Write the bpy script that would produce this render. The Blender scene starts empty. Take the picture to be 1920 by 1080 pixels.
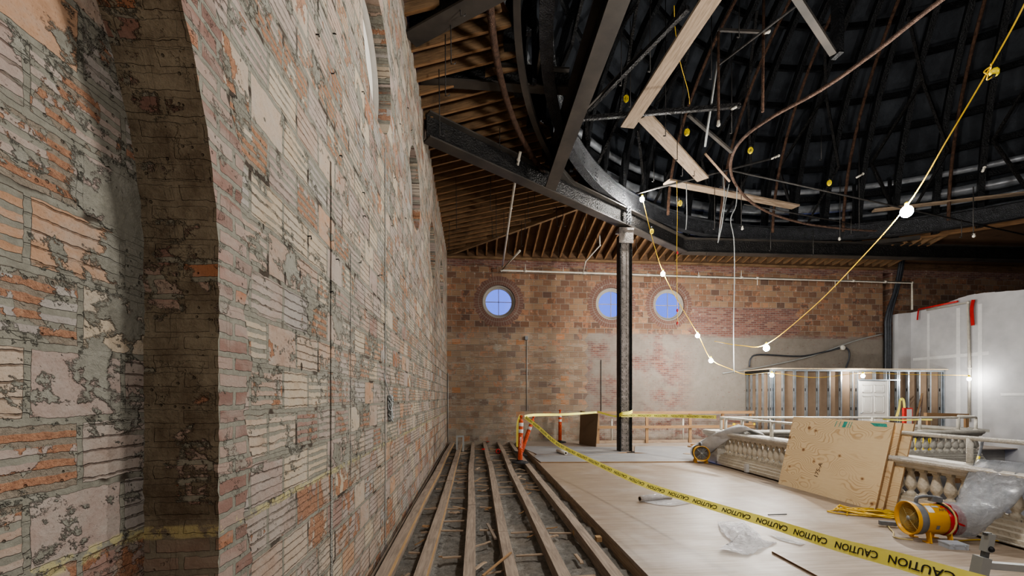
import bpy, bmesh, math, random
from mathutils import Vector, Matrix, noise
from mathutils.geometry import tessellate_polygon
random.seed(7)
R = math.radians
sc = bpy.context.scene
COL = sc.collection
# ------------------------------------------------------------------ camera
F = 800.0; H = 1.5; VH = 745.0; TH = math.atan(70/800.0)
CS, SN = math.cos(TH), math.sin(TH)
def P(u, v, d):
    xc = (u-960)/F*d
    return Vector((xc*CS+d*SN, -xc*SN+d*CS, H+(VH-v)/F*d))
def PZ(u, v, z): return P(u, v, F*(z-H)/(VH-v))
def PY(u, v, y): return P(u, v, y/(CS-(u-960)/F*SN))
def PX(u, v, x): return P(u, v, x/((u-960)/F*CS+SN))
cam = bpy.data.cameras.new('camera'); cam_o = bpy.data.objects.new('camera', cam); COL.objects.link(cam_o)
cam_o.location = (0, 0, H); cam_o.rotation_euler = (R(90), 0, -TH)
cam.sensor_width = 36; cam.lens = 36*F/1920; cam.shift_y = (VH-540)/1920; cam.clip_start = .02; cam.clip_end = 200
sc.camera = cam_o
# ------------------------------------------------------------------ node DSL
class NT:
    def __init__(s, name):
        s.m = bpy.data.materials.new(name); s.m.use_nodes = True
        s.t = s.m.node_tree; s.t.nodes.clear()
        s.out = s.t.nodes.new('ShaderNodeOutputMaterial')
    def n(s, typ, **kw):
        nd = s.t.nodes.new(typ)
        for k, v in kw.items(): setattr(nd, k, v)
        return nd
    def put(s, sock, v):
        if v is None: return
        if isinstance(v, bpy.types.NodeSocket): s.t.links.new(v, sock)
        elif isinstance(v, (tuple, list)):
            d = sock.default_value
            v = tuple(v)
            if len(d) == 4 and len(v) == 3: v = v+(1,)
            sock.default_value = v
        else:
            try: sock.default_value = v
            except TypeError: sock.default_value = (v, v, v) if len(sock.default_value) == 3 else (v, v, v, 1)
    def math(s, op, a, b=0.0, c=None, clamp=False):
        nd = s.n('ShaderNodeMath', operation=op, use_clamp=clamp)
        s.put(nd.inputs[0], a); s.put(nd.inputs[1], b)
        if c is not None: s.put(nd.inputs[2], c)
        return nd.outputs[0]
    def add(s, a, b): return s.math('ADD', a, b)
    def sub(s, a, b): return s.math('SUBTRACT', a, b)
    def mul(s, a, b): return s.math('MULTIPLY', a, b)
    def mx(s, a, b): return s.math('MAXIMUM', a, b)
    def mn(s, a, b): return s.math('MINIMUM', a, b)
    def inv(s, a): return s.math('SUBTRACT', 1.0, a)
    def step(s, x, lo, hi):
        nd = s.n('ShaderNodeMapRange', interpolation_type='SMOOTHSTEP')
        s.put(nd.inputs[0], x); s.put(nd.inputs[1], lo); s.put(nd.inputs[2], hi)
        return nd.outputs[0]
    def mix(s, f, a, b, mode='MIX'):
        nd = s.n('ShaderNodeMix', data_type='RGBA', blend_type=mode)
        s.put(nd.inputs[0], f); s.put(nd.inputs[6], a); s.put(nd.inputs[7], b)
        return nd.outputs[2]
    def coord(s, which='Object'): return s.n('ShaderNodeTexCoord').outputs[which]
    def xyz(s, v):
        nd = s.n('ShaderNodeSeparateXYZ'); s.put(nd.inputs[0], v); return nd.outputs
    def vec(s, x, y, z=0.0):
        nd = s.n('ShaderNodeCombineXYZ'); s.put(nd.inputs[0], x); s.put(nd.inputs[1], y); s.put(nd.inputs[2], z); return nd.outputs[0]
    def scale(s, v, k):
        nd = s.n('ShaderNodeVectorMath', operation='MULTIPLY'); s.put(nd.inputs[0], v); s.put(nd.inputs[1], k); return nd.outputs[0]
    def noise(s, v, sc_, det=3.0, ro=.55, dist=0.0):
        nd = s.n('ShaderNodeTexNoise'); s.put(nd.inputs['Vector'], v); s.put(nd.inputs['Scale'], sc_)
        s.put(nd.inputs['Detail'], det); s.put(nd.inputs['Roughness'], ro); s.put(nd.inputs['Distortion'], dist)
        return nd.outputs[0]
    def voro(s, v, sc_, out=0, feature='F1'):
        nd = s.n('ShaderNodeTexVoronoi', feature=feature); s.put(nd.inputs['Vector'], v); s.put(nd.inputs['Scale'], sc_)
        return nd.outputs[out]
    def ramp(s, f, stops, interp='LINEAR'):
        nd = s.n('ShaderNodeValToRGB'); cr = nd.color_ramp; cr.interpolation = interp
        while len(cr.elements) < len(stops): cr.elements.new(.5)
        for e, (p, c) in zip(cr.elements, stops):
            e.position = p; e.color = tuple(c)+(1,)
        s.put(nd.inputs[0], f); return nd.outputs[0]
    def brick(s, v, w, h, ms, off=.5):
        nd = s.n('ShaderNodeTexBrick', offset=off, offset_frequency=2, squash=1.0)
        s.put(nd.inputs['Vector'], v); s.put(nd.inputs['Color1'], (0, 0, 0)); s.put(nd.inputs['Color2'], (1, 1, 1)); s.put(nd.inputs['Mortar'], (.5, .5, .5))
        s.put(nd.inputs['Scale'], 1.0); s.put(nd.inputs['Mortar Size'], ms); s.put(nd.inputs['Mortar Smooth'], .15)
        s.put(nd.inputs['Bias'], 0.0); s.put(nd.inputs['Brick Width'], w); s.put(nd.inputs['Row Height'], h)
        return nd.outputs[0], nd.outputs[1]
    def rnd(s, v, seed):
        nd = s.n('ShaderNodeTexWhiteNoise', noise_dimensions='1D'); s.put(nd.inputs['W'], s.math('MULTIPLY_ADD', v, 917.3, seed)); return nd.outputs[0]
    def bump(s, h, strength=1.0, dist=.01):
        nd = s.n('ShaderNodeBump'); s.put(nd.inputs['Height'], h); nd.inputs['Strength'].default_value = strength
        nd.inputs['Distance'].default_value = dist; return nd.outputs[0]
    def bsdf(s, col, rough=.7, metal=0.0, normal=None, spec=.4, **kw):
        nd = s.n('ShaderNodeBsdfPrincipled')
        s.put(nd.inputs['Base Color'], col); s.put(nd.inputs['Roughness'], rough); s.put(nd.inputs['Metallic'], metal)
        s.put(nd.inputs['Specular IOR Level'], spec)
        if normal is not None: s.put(nd.inputs['Normal'], normal)
        for k, v in kw.items(): s.put(nd.inputs[k.replace('_', ' ')], v)
        return nd.outputs[0]
    def done(s, sh):
        s.t.links.new(sh, s.out.inputs[0]); return s.m
M = {}
def simple(key, c, rough=.6, metal=0.0, var=.15, ns=6.0, c2=None, bump=0.0, spec=.4, det=5):
    t = NT(key); co = t.coord(); f = t.noise(co, ns, det, .6)
    a = tuple(max(0, x*(1-var)) for x in c); b = c2 or tuple(min(1, x*(1+var)) for x in c)
    col = t.ramp(f, [(.3, a), (.7, b)])
    nm = t.bump(t.noise(co, ns*6, 3), .6, bump) if bump else None
    M[key] = t.done(t.bsdf(col, rough, metal, nm, spec)); return M[key]
def wood(key, c1, c2, gs=22.0, rough=.75, stain=.35, stainc=(.12, .09, .07)):
    t = NT(key); uv = t.coord('UV'); u, v, _ = t.xyz(uv)
    vv = t.vec(t.mul(u, 1.3), t.mul(v, gs), 0)
    f = t.noise(vv, 2.2, 5, .62, .6)
    col = t.mix(t.step(f, .3, .72), c1, c2)
    st = t.step(t.noise(t.coord(), 2.7, 5, .65), .5, .75)
    col = t.mix(t.mul(st, stain), col, stainc)
    M[key] = t.done(t.bsdf(col, rough, 0, t.bump(f, .5, .004), .25)); return M[key]
def emit(key, c, s):
    t = NT(key); e = t.n('ShaderNodeEmission'); t.put(e.inputs[0], c); t.put(e.inputs[1], s); M[key] = t.done(e.outputs[0]); return M[key]
# ------------------------------------------------------------------ mesh builder
class MB:
    def __init__(s): s.v = []; s.f = []; s.uv = []; s.sm = []; s.mi = []; s.cur = 0
    def face(s, idx, uv=None, sm=False):
        s.f.append(tuple(idx)); s.uv.append(uv or [(0, 0)]*len(idx)); s.sm.append(sm); s.mi.append(s.cur)
    def poly(s, pts, uv=None):
        b = len(s.v); s.v += [tuple(p) for p in pts]; s.face(range(b, b+len(pts)), uv); return s
    def bar(s, p, q, w, h, up=(0, 0, 1), ext=0.0, off=(0, 0)):
        p = Vector(p); q = Vector(q); d = (q-p); L = d.length
        if L < 1e-6: return s
        d /= L; p = p-d*ext; q = q+d*ext; L += 2*ext
        up = Vector(up)
        if abs(d.dot(up)) > .99: up = Vector((1, 0, 0)) if abs(d.x) < .9 else Vector((0, 1, 0))
        sd = d.cross(up).normalized(); u2 = sd.cross(d).normalized()
        sh = sd*off[0]+u2*off[1]
        b = len(s.v)
        for base in (p, q):
            for (i, j) in ((-1, -1), (1, -1), (1, 1), (-1, 1)):
                s.v.append(tuple(base+sh+sd*(i*w/2)+u2*(j*h/2)))
        r0 = random.random()*7; r1 = random.random()*7
        wid = [w, h, w, h]; acc = 0
        for k in range(4):
            k2 = (k+1) % 4
            s.face((b+k, b+k2, b+4+k2, b+4+k), [(r0, r1+acc), (r0, r1+acc+wid[k]), (r0+L, r1+acc+wid[k]), (r0+L, r1+acc)])
            acc += wid[k]
        s.face((b+3, b+2, b+1, b+0), [(r0, r1), (r0+.05, r1), (r0+.05, r1+.05), (r0, r1+.05)])
        s.face((b+4, b+5, b+6, b+7), [(r0, r1), (r0+.05, r1), (r0+.05, r1+.05), (r0, r1+.05)])
        return s
    def box(s, x0, y0, z0, x1, y1, z1):
        dx, dy, dz = x1-x0, y1-y0, z1-z0
        m = Vector(((x0+x1)/2, (y0+y1)/2, (z0+z1)/2))
        if dx >= dy and dx >= dz: return s.bar((x0, m.y, m.z), (x1, m.y, m.z), dy, dz)
        if dy >= dz: return s.bar((m.x, y0, m.z), (m.x, y1, m.z), dx, dz)
        return s.bar((m.x, m.y, z0), (m.x, m.y, z1), dy, dx)
    def sweep(s, path, prof, closed=False, up=(0, 0, 1), sm=False, caps=True, frames=None):
        """prof: closed list of (side, up) offsets"""
        path = [Vector(p) for p in path]; n = len(path); m = len(prof); b = len(s.v); up = Vector(up)
        acc = 0; us = []
        for i in range(n):
            if closed: t = path[(i+1) % n]-path[i-1]
            else: t = path[min(i+1, n-1)]-path[max(i-1, 0)]
            t.normalize()
            if i: acc += (path[i]-path[i-1]).length
            us.append(acc)
            if frames: sd, u2 = frames(i, t)
            else:
                sd = t.cross(up)
                if sd.length < 1e-4: sd = t.cross(Vector((0, 1, 0)))
                sd.normalize(); u2 = sd.cross(t).normalized()
            k = 1.0
            if not closed and 0 < i < n-1 and not sm:
                a = (path[i]-path[i-1]).normalized(); c = max(.3, a.dot(t)); k = 1/c
            for (x, y) in prof: s.v.append(tuple(path[i]+sd*(x*k)+u2*y))
        pl = [0]
        for j in range(m): pl.append(pl[-1]+math.dist(prof[j], prof[(j+1) % m]))
        for i in range(n if closed else n-1):
            i2 = (i+1) % n
            ua = us[i]; ub = us[i2] if i2 else us[i]+(path[0]-path[i]).length
            for j in range(m):
                j2 = (j+1) % m
                s.face((b+i*m+j, b+i2*m+j, b+i2*m+j2, b+i*m+j2), [(ua, pl[j]), (ub, pl[j]), (ub, pl[j+1]), (ua, pl[j+1])], sm)
        if caps and not closed:
            s.face([b+j for j in range(m)]); s.face([b+(n-1)*m+j for j in reversed(range(m))])
        return s
    def tube(s, pts, r, n=8, closed=False, caps=True):
        pts = [Vector(p) for p in pts]; N = len(pts); b = len(s.v)
        ref = None
        for i in range(N):
            if closed: t = pts[(i+1) % N]-pts[i-1]
            else: t = pts[min(i+1, N-1)]-pts[max(i-1, 0)]
            if t.length < 1e-9: t = Vector((0, 0, 1))
            t.normalize()
            if ref is None:
                ref = Vector((0, 0, 1)) if abs(t.z) < .9 else Vector((1, 0, 0))
                ref = (ref-t*ref.dot(t)).normalized()
            else:
                ref = ref-t*ref.dot(t)
                if ref.length < 1e-6: ref = t.orthogonal()
                ref.normalize()
            bi = t.cross(ref)
            rr = r[i] if isinstance(r, (list, tuple)) else r
            for k in range(n):
                a = 2*math.pi*k/n
                s.v.append(tuple(pts[i]+ref*(math.cos(a)*rr)+bi*(math.sin(a)*rr)))
        for i in range(N if closed else N-1):
            i2 = (i+1) % N
            for k in range(n):
                k2 = (k+1) % n
                s.face((b+i*n+k, b+i*n+k2, b+i2*n+k2, b+i2*n+k), None, True)
        if caps and not closed:
            s.face([b+k for k in reversed(range(n))]); s.face([b+(N-1)*n+k for k in range(n)])
        return s
    def lathe(s, prof, o=(0, 0, 0), ax=(0, 0, 1), n=16, sm=True, ph=0.0, caps=False):
        o = Vector(o); ax = Vector(ax).normalized(); e1 = ax.orthogonal().normalized()
        if abs(ax.z) > .99: e1 = Vector((1, 0, 0))
        e2 = ax.cross(e1); b = len(s.v); m = len(prof)
        for (r, z) in prof:
            for k in range(n):
                a = 2*math.pi*k/n+ph
                s.v.append(tuple(o+ax*z+e1*(r*math.cos(a))+e2*(r*math.sin(a))))
        for i in range(m-1):
            for k in range(n):
                k2 = (k+1) % n
                s.face((b+i*n+k, b+i*n+k2, b+(i+1)*n+k2, b+(i+1)*n+k), None, sm)
        if caps and prof[0][0] > 1e-5: s.face([b+k for k in reversed(range(n))])
        if caps and prof[-1][0] > 1e-5: s.face([b+(m-1)*n+k for k in range(n)])
        return s
    def ball(s, c, r, n=8, m=6, sq=1.0):
        return s.lathe([(max(1e-6, r*math.sin(math.pi*i/m)), -r*sq*math.cos(math.pi*i/m)) for i in range(m+1)], c, (0, 0, 1), n)
    def grid(s, fn, nu, nv, sm=True, uvs=(1, 1)):
        b = len(s.v)
        for i in range(nu+1):
            for j in range(nv+1): s.v.append(tuple(fn(i/nu, j/nv)))
        w = nv+1
        for i in range(nu):
            for j in range(nv):
                q = [(i, j), (i+1, j), (i+1, j+1), (i, j+1)]
                s.face([b+a*w+c for a, c in q], [(a/nu*uvs[0], c/nv*uvs[1]) for a, c in q], sm)
        return s
    def build(s, name, mat, parent=None, **kw):
        me = bpy.data.meshes.new(name); me.from_pydata(s.v, [], s.f)
        uvl = me.uv_layers.new(name='UVMap')
        flat = [c for f in s.uv for c in f]
        for l, c in zip(uvl.data, flat): l.uv = c
        for p, sm, mi in zip(me.polygons, s.sm, s.mi): p.use_smooth = sm; p.material_index = mi
        for mm in (mat if isinstance(mat, list) else [mat]): me.materials.append(mm)
        me.validate(); me.update()
        o = bpy.data.objects.new(name, me); COL.objects.link(o)
        if parent is not None:
            o.parent = parent
            o.matrix_parent_inverse = Matrix.Translation(-world_loc(parent))
        tag(o, **kw); return o
def world_loc(o):
    return Vector(o.get('_b', (0, 0, 0)))
def tag(o, label=None, cat=None, group=None, kind=None):
    if label: o['label'] = label
    if cat: o['category'] = cat
    if group: o['group'] = group
    if kind: o['kind'] = kind
    return o
def thing(name, label, cat, loc=(0, 0, 0), group=None):
    loc = tuple(loc)+(0,)*(3-len(tuple(loc)))
    o = bpy.data.objects.new(name, None); COL.objects.link(o); o.location = loc; o['_b'] = tuple(loc); o.empty_display_size = .1
    return tag(o, label, cat, group)
def cleanup_tmp():
    for o in bpy.data.objects:
        if '_b' in o: del o['_b']
def dup(root, loc=None, rot=None, scale=None, label=None, group=None):
    r = root.copy(); COL.objects.link(r)
    if loc is not None: r.location = loc
    if rot is not None: r.rotation_euler = rot
    if scale is not None: r.scale = scale
    if label: r['label'] = label
    if group: r['group'] = group
    for ch in list(root.children):
        c = ch.copy(); COL.objects.link(c); c.parent = r; c.matrix_parent_inverse = ch.matrix_parent_inverse.copy()
        for g in list(ch.children):
            d = g.copy(); COL.objects.link(d); d.parent = c; d.matrix_parent_inverse = g.matrix_parent_inverse.copy()
    return r
def struct(name, mb, mat): return mb.build(name, mat, kind='structure')
def spline(pts, n=8):
    pts = [Vector(p) for p in pts]; out = []
    for i in range(len(pts)-1):
        p0 = pts[max(i-1, 0)]; p1 = pts[i]; p2 = pts[i+1]; p3 = pts[min(i+2, len(pts)-1)]
        for k in range(n):
            t = k/n
            out.append(.5*((2*p1)+(p2-p0)*t+(2*p0-5*p1+4*p2-p3)*t*t+(3*p1-p0-3*p2+p3)*t**3))
    out.append(pts[-1]); return out
def text_geo(body, size):
    cu = bpy.data.curves.new('t', 'FONT'); cu.body = body; cu.size = size; cu.align_x = 'CENTER'; cu.align_y = 'CENTER'; cu.resolution_u = 3
    cu.offset = size*.012
    ob = bpy.data.objects.new('t', cu); COL.objects.link(ob)
    dg = bpy.context.evaluated_depsgraph_get(); dg.update()
    me = bpy.data.meshes.new_from_object(ob.evaluated_get(dg))
    vs = [v.co.copy() for v in me.vertices]; fs = [tuple(p.vertices) for p in me.polygons]
    bpy.data.objects.remove(ob); bpy.data.curves.remove(cu); bpy.data.meshes.remove(me)
    return vs, fs
def text_on(body, size, fn):
    vs, fs = text_geo(body, size); mb = MB(); mb.v = [tuple(fn(v.x, v.y)) for v in vs]
    for f in fs: mb.face(f)
    return mb
def tess_wall(outer, holes, to3d, mb):
    loops = [[Vector((a, b, 0)) for a, b in outer]]+[[Vector((a, b, 0)) for a, b in h] for h in holes]
    tris = tessellate_polygon(loops); flat = [p for l in loops for p in l]; b = len(mb.v)
    mb.v += [tuple(to3d(p.x, p.y)) for p in flat]
    for t in tris: mb.face([b+i for i in t])
# ------------------------------------------------------------------ materials
WINY_L = [4.25, 6.8, 9.6, 12.2]; WINX_F = [.817, 4.76, 6.82]; WZ = 4.76; WR = .50
AY0, AZ0, AR = 1.643-1.8, 1.94, 1.8
def tile_wall(key, axis, theme):
    t = NT(key); co = t.coord(); x, y, z = t.xyz(co)
    U0 = y if axis == 'Y' else x
    wn = t.n('ShaderNodeTexNoise'); t.put(wn.inputs['Vector'], co); t.put(wn.inputs['Scale'], 7.0); t.put(wn.inputs['Detail'], 3.0)
    wc = t.xyz(wn.outputs[1])
    wa = .022 if theme != 'far' else .012
    w2 = t.n('ShaderNodeTexNoise'); t.put(w2.inputs['Vector'], co); t.put(w2.inputs['Scale'], 34.0); t.put(w2.inputs['Detail'], 3.0)
    wd = t.xyz(w2.outputs[1]); wb = .011 if theme != 'far' else .006
    U = t.add(t.add(U0, t.mul(t.sub(wc[0], .5), wa)), t.mul(t.sub(wd[0], .5), wb)); V = t.add(t.add(z, t.mul(t.sub(wc[1], .5), wa)), t.mul(t.sub(wd[1], .5), wb))
    vec = t.vec(U, V)
    bc, mort = t.brick(vec, .31, .205, .011 if theme != 'far' else .008)
    r1 = t.rnd(bc, 3.1); r2 = t.rnd(bc, 11.7)
    n_big = t.noise(co, .55, 4, .6); n_mid = t.noise(t.vec(t.mul(U0, 1.0), t.mul(z, 2.4), 3.3), 2.3, 6, .62); n_fine = t.noise(co, 32, 4, .65)
    n_sm = t.noise(t.vec(U0, t.mul(z, 1.25), 9.1), 2.1, 8, .68); n_chip = t.noise(co, 8.5, 6, .6)
    # ribs of the hollow tile
    tri = t.mul(t.math('PINGPONG', V, .0205), 1/.0205)
    if theme == 'far':
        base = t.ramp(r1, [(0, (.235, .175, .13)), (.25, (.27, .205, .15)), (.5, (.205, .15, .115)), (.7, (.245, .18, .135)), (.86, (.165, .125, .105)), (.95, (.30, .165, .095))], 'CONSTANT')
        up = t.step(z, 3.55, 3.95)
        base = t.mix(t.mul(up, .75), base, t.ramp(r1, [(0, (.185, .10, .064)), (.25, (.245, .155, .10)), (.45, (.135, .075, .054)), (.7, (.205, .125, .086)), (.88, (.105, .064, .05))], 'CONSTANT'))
        fill = t.mul(t.step(t.add(n_mid, t.mul(t.sub(r2, .5), .12)), .50, .58), t.inv(up))
        wlo = t.math('MULTIPLY_ADD', fill, -.12, .84)
    else:
        base = t.ramp(r1, [(0, (.42, .315, .26)), (.18, (.47, .375, .305)), (.36, (.40, .325, .29)), (.52, (.50, .41, .32)), (.68, (.39, .305, .275)), (.82, (.47, .295, .20)), (.89, (.38, .34, .32)), (.95, (.32, .205, .175))], 'CONSTANT')
        low = t.step(z, 1.05, .95)
        fill = t.mul(t.step(t.add(n_mid, t.mul(t.sub(r2, .5), .34)), .40, .50), t.math('MULTIPLY_ADD', low, -.75, 1.0))
        wlo = t.math('MULTIPLY_ADD', fill, -.34, .87)
    groove = t.step(tri, t.sub(wlo, .05), t.add(wlo, .05))
    if theme != 'far':
        smooth = t.step(t.rnd(bc, 21.3), .20, .21); brk = t.math('MULTIPLY_ADD', t.step(t.noise(t.vec(t.mul(U0, .7), z, 12.0), 6.0, 4, .7), .38, .55), .75, .25)
        groove = t.mul(groove, t.mul(smooth, t.mx(fill, brk)))
    n_spk = t.noise(co, 140, 2, .6); n_wash = t.noise(t.vec(t.mul(U0, 1.0), t.mul(z, 1.4), 21.0), 6.5, 6, .68)
    base = t.mix(t.mul(n_fine, .5), base, t.scale(base, (.62, .62, .62)))
    if theme != 'far':
        base = t.mix(t.mul(t.step(n_wash, .42, .66), .5), base, (.40, .365, .335))
        base = t.mix(t.mul(t.step(n_wash, .46, .30), .45), base, t.scale(base, (.68, .58, .52)))
    base = t.mix(t.mul(t.step(n_spk, .56, .70), .35), base, t.scale(base, (.5, .47, .45)))
    # chips: raw orange clay
    rawf = t.mul(t.step(t.add(t.add(t.mul(n_chip, .75), t.mul(t.noise(co, 4.0, 7, .7, .4), .25)), t.mul(r2, .30)), .745 if theme != 'recess' else .735, .76 if theme != 'recess' else .75), .85)
    raw = t.ramp(t.noise(co, 60, 5, .7), [(.3, (.23, .10, .058)), (.55, (.39, .195, .115)), (.8, (.46, .29, .19))])
    if theme == 'far': rawf = t.mul(rawf, .45)
    elif theme == 'reveal': rawf = t.mul(rawf, .6)
    # mortar
    mcol = t.ramp(t.noise(co, 30, 7, .72), [(.25, (.185, .175, .15)), (.6, (.265, .25, .215)), (.85, (.33, .315, .275))])
    dark = (.07, .055, .045)
    gcol = t.mix(fill, t.scale(base, (.5, .46, .44)), mcol)
    col = t.mix(groove, base, gcol)
    col = t.mix(t.mul(rawf, t.inv(t.mul(groove, t.mul(fill, .8)))), col, raw)
    if theme == 'far':
        mcol2 = t.mix(.5, mcol, (.16, .14, .12)); col = t.mix(mort, col, mcol2)
        smear = t.mul(t.step(n_sm, .60, .66), .75)
        smear = t.mx(smear, t.mul(t.step(z, 1.6, .2), t.mul(t.step(n_sm, .40, .52), .55)))
        smear = t.mul(smear, t.inv(t.mul(up, .7)))
    else:
        crack = t.step(t.noise(t.vec(U, V, 4.4), 5.0, 2), .56, .62)
        col = t.mix(mort, col, t.mix(crack, mcol, dark))
        th = .575 if theme == 'left' else (.515 if theme == 'recess' else .40)
        smear = t.step(t.add(n_sm, t.mul(t.sub(n_big, .5), .25)), th, th+.03)
        sm2 = t.step(t.noise(t.vec(t.add(U0, t.mul(z, .35)), t.mul(z, 1.1), 31.0), 6.2, 8, .7), .60 if theme == 'left' else .57, .625 if theme == 'left' else .60)
        smear = t.mx(smear, sm2)
        smear = t.mul(smear, t.math('MULTIPLY_ADD', low, -.6, 1.0))
    height = t.add(t.mul(t.mul(mort, t.inv(smear)), -.8), t.mul(groove, t.math('MULTIPLY_ADD', fill, .5, -.7)))
    # brick border zones
    if theme in ('left', 'reveal'):
        bv = t.vec(U, V) if theme == 'left' else t.vec(t.add(U, .03), V)
        b2, m2 = t.brick(bv, .205, .0665, .011)
        q = t.rnd(b2, 5.5)
        bcol = t.ramp(q, [(0, (.27, .165, .14)), (.25, (.34, .23, .20)), (.5, (.24, .15, .13)), (.7, (.37, .28, .245)), (.9, (.38, .18, .11))], 'CONSTANT')
        bcol = t.mix(t.mul(t.step(n_mid, .42, .62), .6), bcol, (.40, .345, .31))
        bcol = t.mix(t.mul(n_fine, .5), bcol, t.scale(bcol, (.6, .6, .6)))
        bcol = t.mix(m2, bcol, mcol)
        if theme == 'left':
            dz = t.mx(t.sub(z, AZ0), 0.0); dy = t.sub(U0, AY0)
            rr = t.math('SQRT', t.add(t.mul(dz, dz), t.mul(dy, dy)))
            zone = t.inv(t.step(t.add(rr, t.mul(t.math('PINGPONG', V, .205), .35)), AR+.235, AR+.245))
        else: zone = 1.0
        col = t.mix(zone, col, bcol)
        height = t.mix(zone, height, t.mul(m2, -.9))
        smear = t.mul(smear, t.math('MULTIPLY_ADD', zone, -.35 if theme == 'left' else 0.0, 1.0))
    if theme == 'far':
        # thin brick work between the tile and plaster
        b2, m2 = t.brick(t.vec(U, V), .21, .068, .009)
        q = t.rnd(b2, 2.5)
        bcol = t.ramp(q, [(0, (.125, .062, .052)), (.3, (.155, .08, .066)), (.6, (.105, .055, .05)), (.85, (.18, .105, .08))], 'CONSTANT')
        bcol = t.mix(m2, bcol, (.15, .13, .115))
        jag = t.mul(t.math('PINGPONG', z, .205), 1.2)
        zb = t.mul(t.step(t.add(U0, jag), 7.7, 7.75), t.mul(t.step(z, 4.72, 4.70), t.step(t.sub(U0, jag), 11.6, 11.5)))
        zb2 = t.mul(t.step(t.add(t.mul(t.math('PINGPONG', z, .205), .7), U0), 3.92, 3.94), t.step(z, 3.75, 3.7))
        zt = t.step(t.add(z, t.mul(t.math('PINGPONG', U0, .6), .25)), 6.04, 6.06)
        zone = t.mx(t.mx(zb, zb2), zt)
        for wx in WINX_F:
            dx = t.sub(U0, wx); dz = t.sub(z, WZ); rr = t.math('SQRT', t.add(t.mul(dx, dx), t.mul(dz, dz)))
            ang = t.math('ARCTAN2', dz, dx); ring = t.inv(t.step(t.add(rr, t.mul(t.math('PINGPONG', z, .1), .5)), .86, .88))
            fr = t.math('PINGPONG', ang, math.pi/56); mm = t.step(fr, .012, .006)
            mm = t.mx(mm, t.step(t.math('ABSOLUTE', t.sub(rr, .69)), .014, .008))
            rc = t.mix(mm, t.mix(t.noise(co, 9, 2), (.085, .048, .042), (.15, .085, .067)), (.15, .13, .115))
            bcol = t.mix(ring, bcol, rc); zone = t.mx(zone, ring)
        col = t.mix(zone, col, bcol); height = t.mul(height, t.inv(zone))
        # grey plaster coat on the right half
        pn = t.noise(co, 1.3, 6, .6); fleck = t.step(t.noise(t.vec(U0, t.mul(z, 2.0), 2.0), 9, 5, .7), .60, .64)
        zp = t.mul(t.step(t.add(U0, t.mul(pn, 1.0)), 7.0, 8.6), t.mul(t.step(z, 3.66, 3.62), t.step(z, .75, .95)))
        zq = t.mul(t.mul(zb2, t.step(z, .8, .95)), t.step(pn, .36, .60))
        pl = t.mx(zp, t.mul(zq, .85))
        pc = t.mix(t.noise(co, 5, 6, .65), (.125, .112, .099), (.205, .19, .17))
        col = t.mix(t.mul(pl, t.inv(t.mul(fleck, .75))), col, pc); height = t.mul(height, t.inv(pl))
        smear = t.mul(smear, t.inv(pl))
        wh = t.mul(t.step(n_chip, .63, .70), t.step(z, 3.8, 4.6)); col = t.mix(t.mul(wh, .35), col, (.5, .45, .42))
    scol = t.mix(t.mul(t.step(t.noise(co, 3.5, 7, .7), .45, .65), .6), mcol, (.36, .345, .31)) if theme != 'reveal' else t.mix(t.step(t.noise(co, 5.0, 8, .7), .3, .7), (.13, .10, .075), (.30, .26, .205))
    col = t.mix(smear, col, scol)
    height = t.add(height, t.mul(smear, t.math('MULTIPLY_ADD', t.noise(co, 7, 8, .72), 1.2, .1)))
    if theme != 'far':
        # pits and holes
        vd = t.voro(t.vec(t.mul(U0, 1.6), t.mul(z, .8), 1.7), 3.1)
        hole = t.step(t.add(vd, t.mul(n_chip, .12)), .115, .10)
        v2 = t.voro(t.vec(t.mul(U0, 1), t.mul(z, 1), 5.7), 26)
        pit = t.mul(t.step(v2, .16, .10), t.step(r2, .45, .6))
        hole = t.mx(hole, t.mul(pit, .6)); v3 = t.voro(t.vec(t.mul(U0, 1.0), t.mul(z, .38), 8.7), 4.6); slit = t.mul(t.step(t.add(v3, t.mul(n_chip, .10)), .105, .09), t.step(t.math('ABSOLUTE', t.sub(t.math('PINGPONG', U0, .155), .0)), .05, .02)); hole = t.mx(hole, slit)
        col = t.mix(t.mul(hole, .85), col, (.03, .022, .018)); height = t.sub(height, hole)
        # yellow paint line
        yb = t.math('ABSOLUTE', t.sub(t.add(z, t.mul(t.sub(n_mid, .5), .03)), 1.015))
        yw = .022 if theme == 'left' else .03
        ym = t.mul(t.step(yb, yw, yw*.55), t.step(t.add(t.noise(co, 13, 5, .7), t.mul(n_mid, .4)), .66, .74))
        col = t.mix(t.mul(ym, .7), col, (.52, .45, .24))
    if theme == 'left':
        eff = t.mul(t.step(n_big, .5, .7), .22); col = t.mix(eff, col, (.47, .42, .38))
    if theme == 'reveal': col = t.scale(col, (1.0, .94, .86))
    dirt = t.math('MULTIPLY_ADD', t.noise(co, 1.7, 5, .6), .5, .74)
    col = t.mix(1.0, col, t.mix(dirt, (0, 0, 0), (1, 1, 1)), 'MULTIPLY')
    if theme != 'far': col = t.mix(1.0, col, (.90, .925, .91), 'MULTIPLY')
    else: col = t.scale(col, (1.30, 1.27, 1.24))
    height = t.sub(t.add(height, t.mul(n_fine, .35)), t.mul(rawf, t.mul(t.noise(co, 40, 5, .7), .9)))
    nm = t.bump(height, 1.0, .016 if theme != 'far' else .010)
    M[key] = t.done(t.bsdf(col, .9, 0, nm, .15)); return M[key]
tile_wall('left_tile', 'Y', 'left'); tile_wall('recess_tile', 'Y', 'recess'); tile_wall('reveal_tile', 'X', 'reveal'); tile_wall('far_tile', 'X', 'far')
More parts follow.
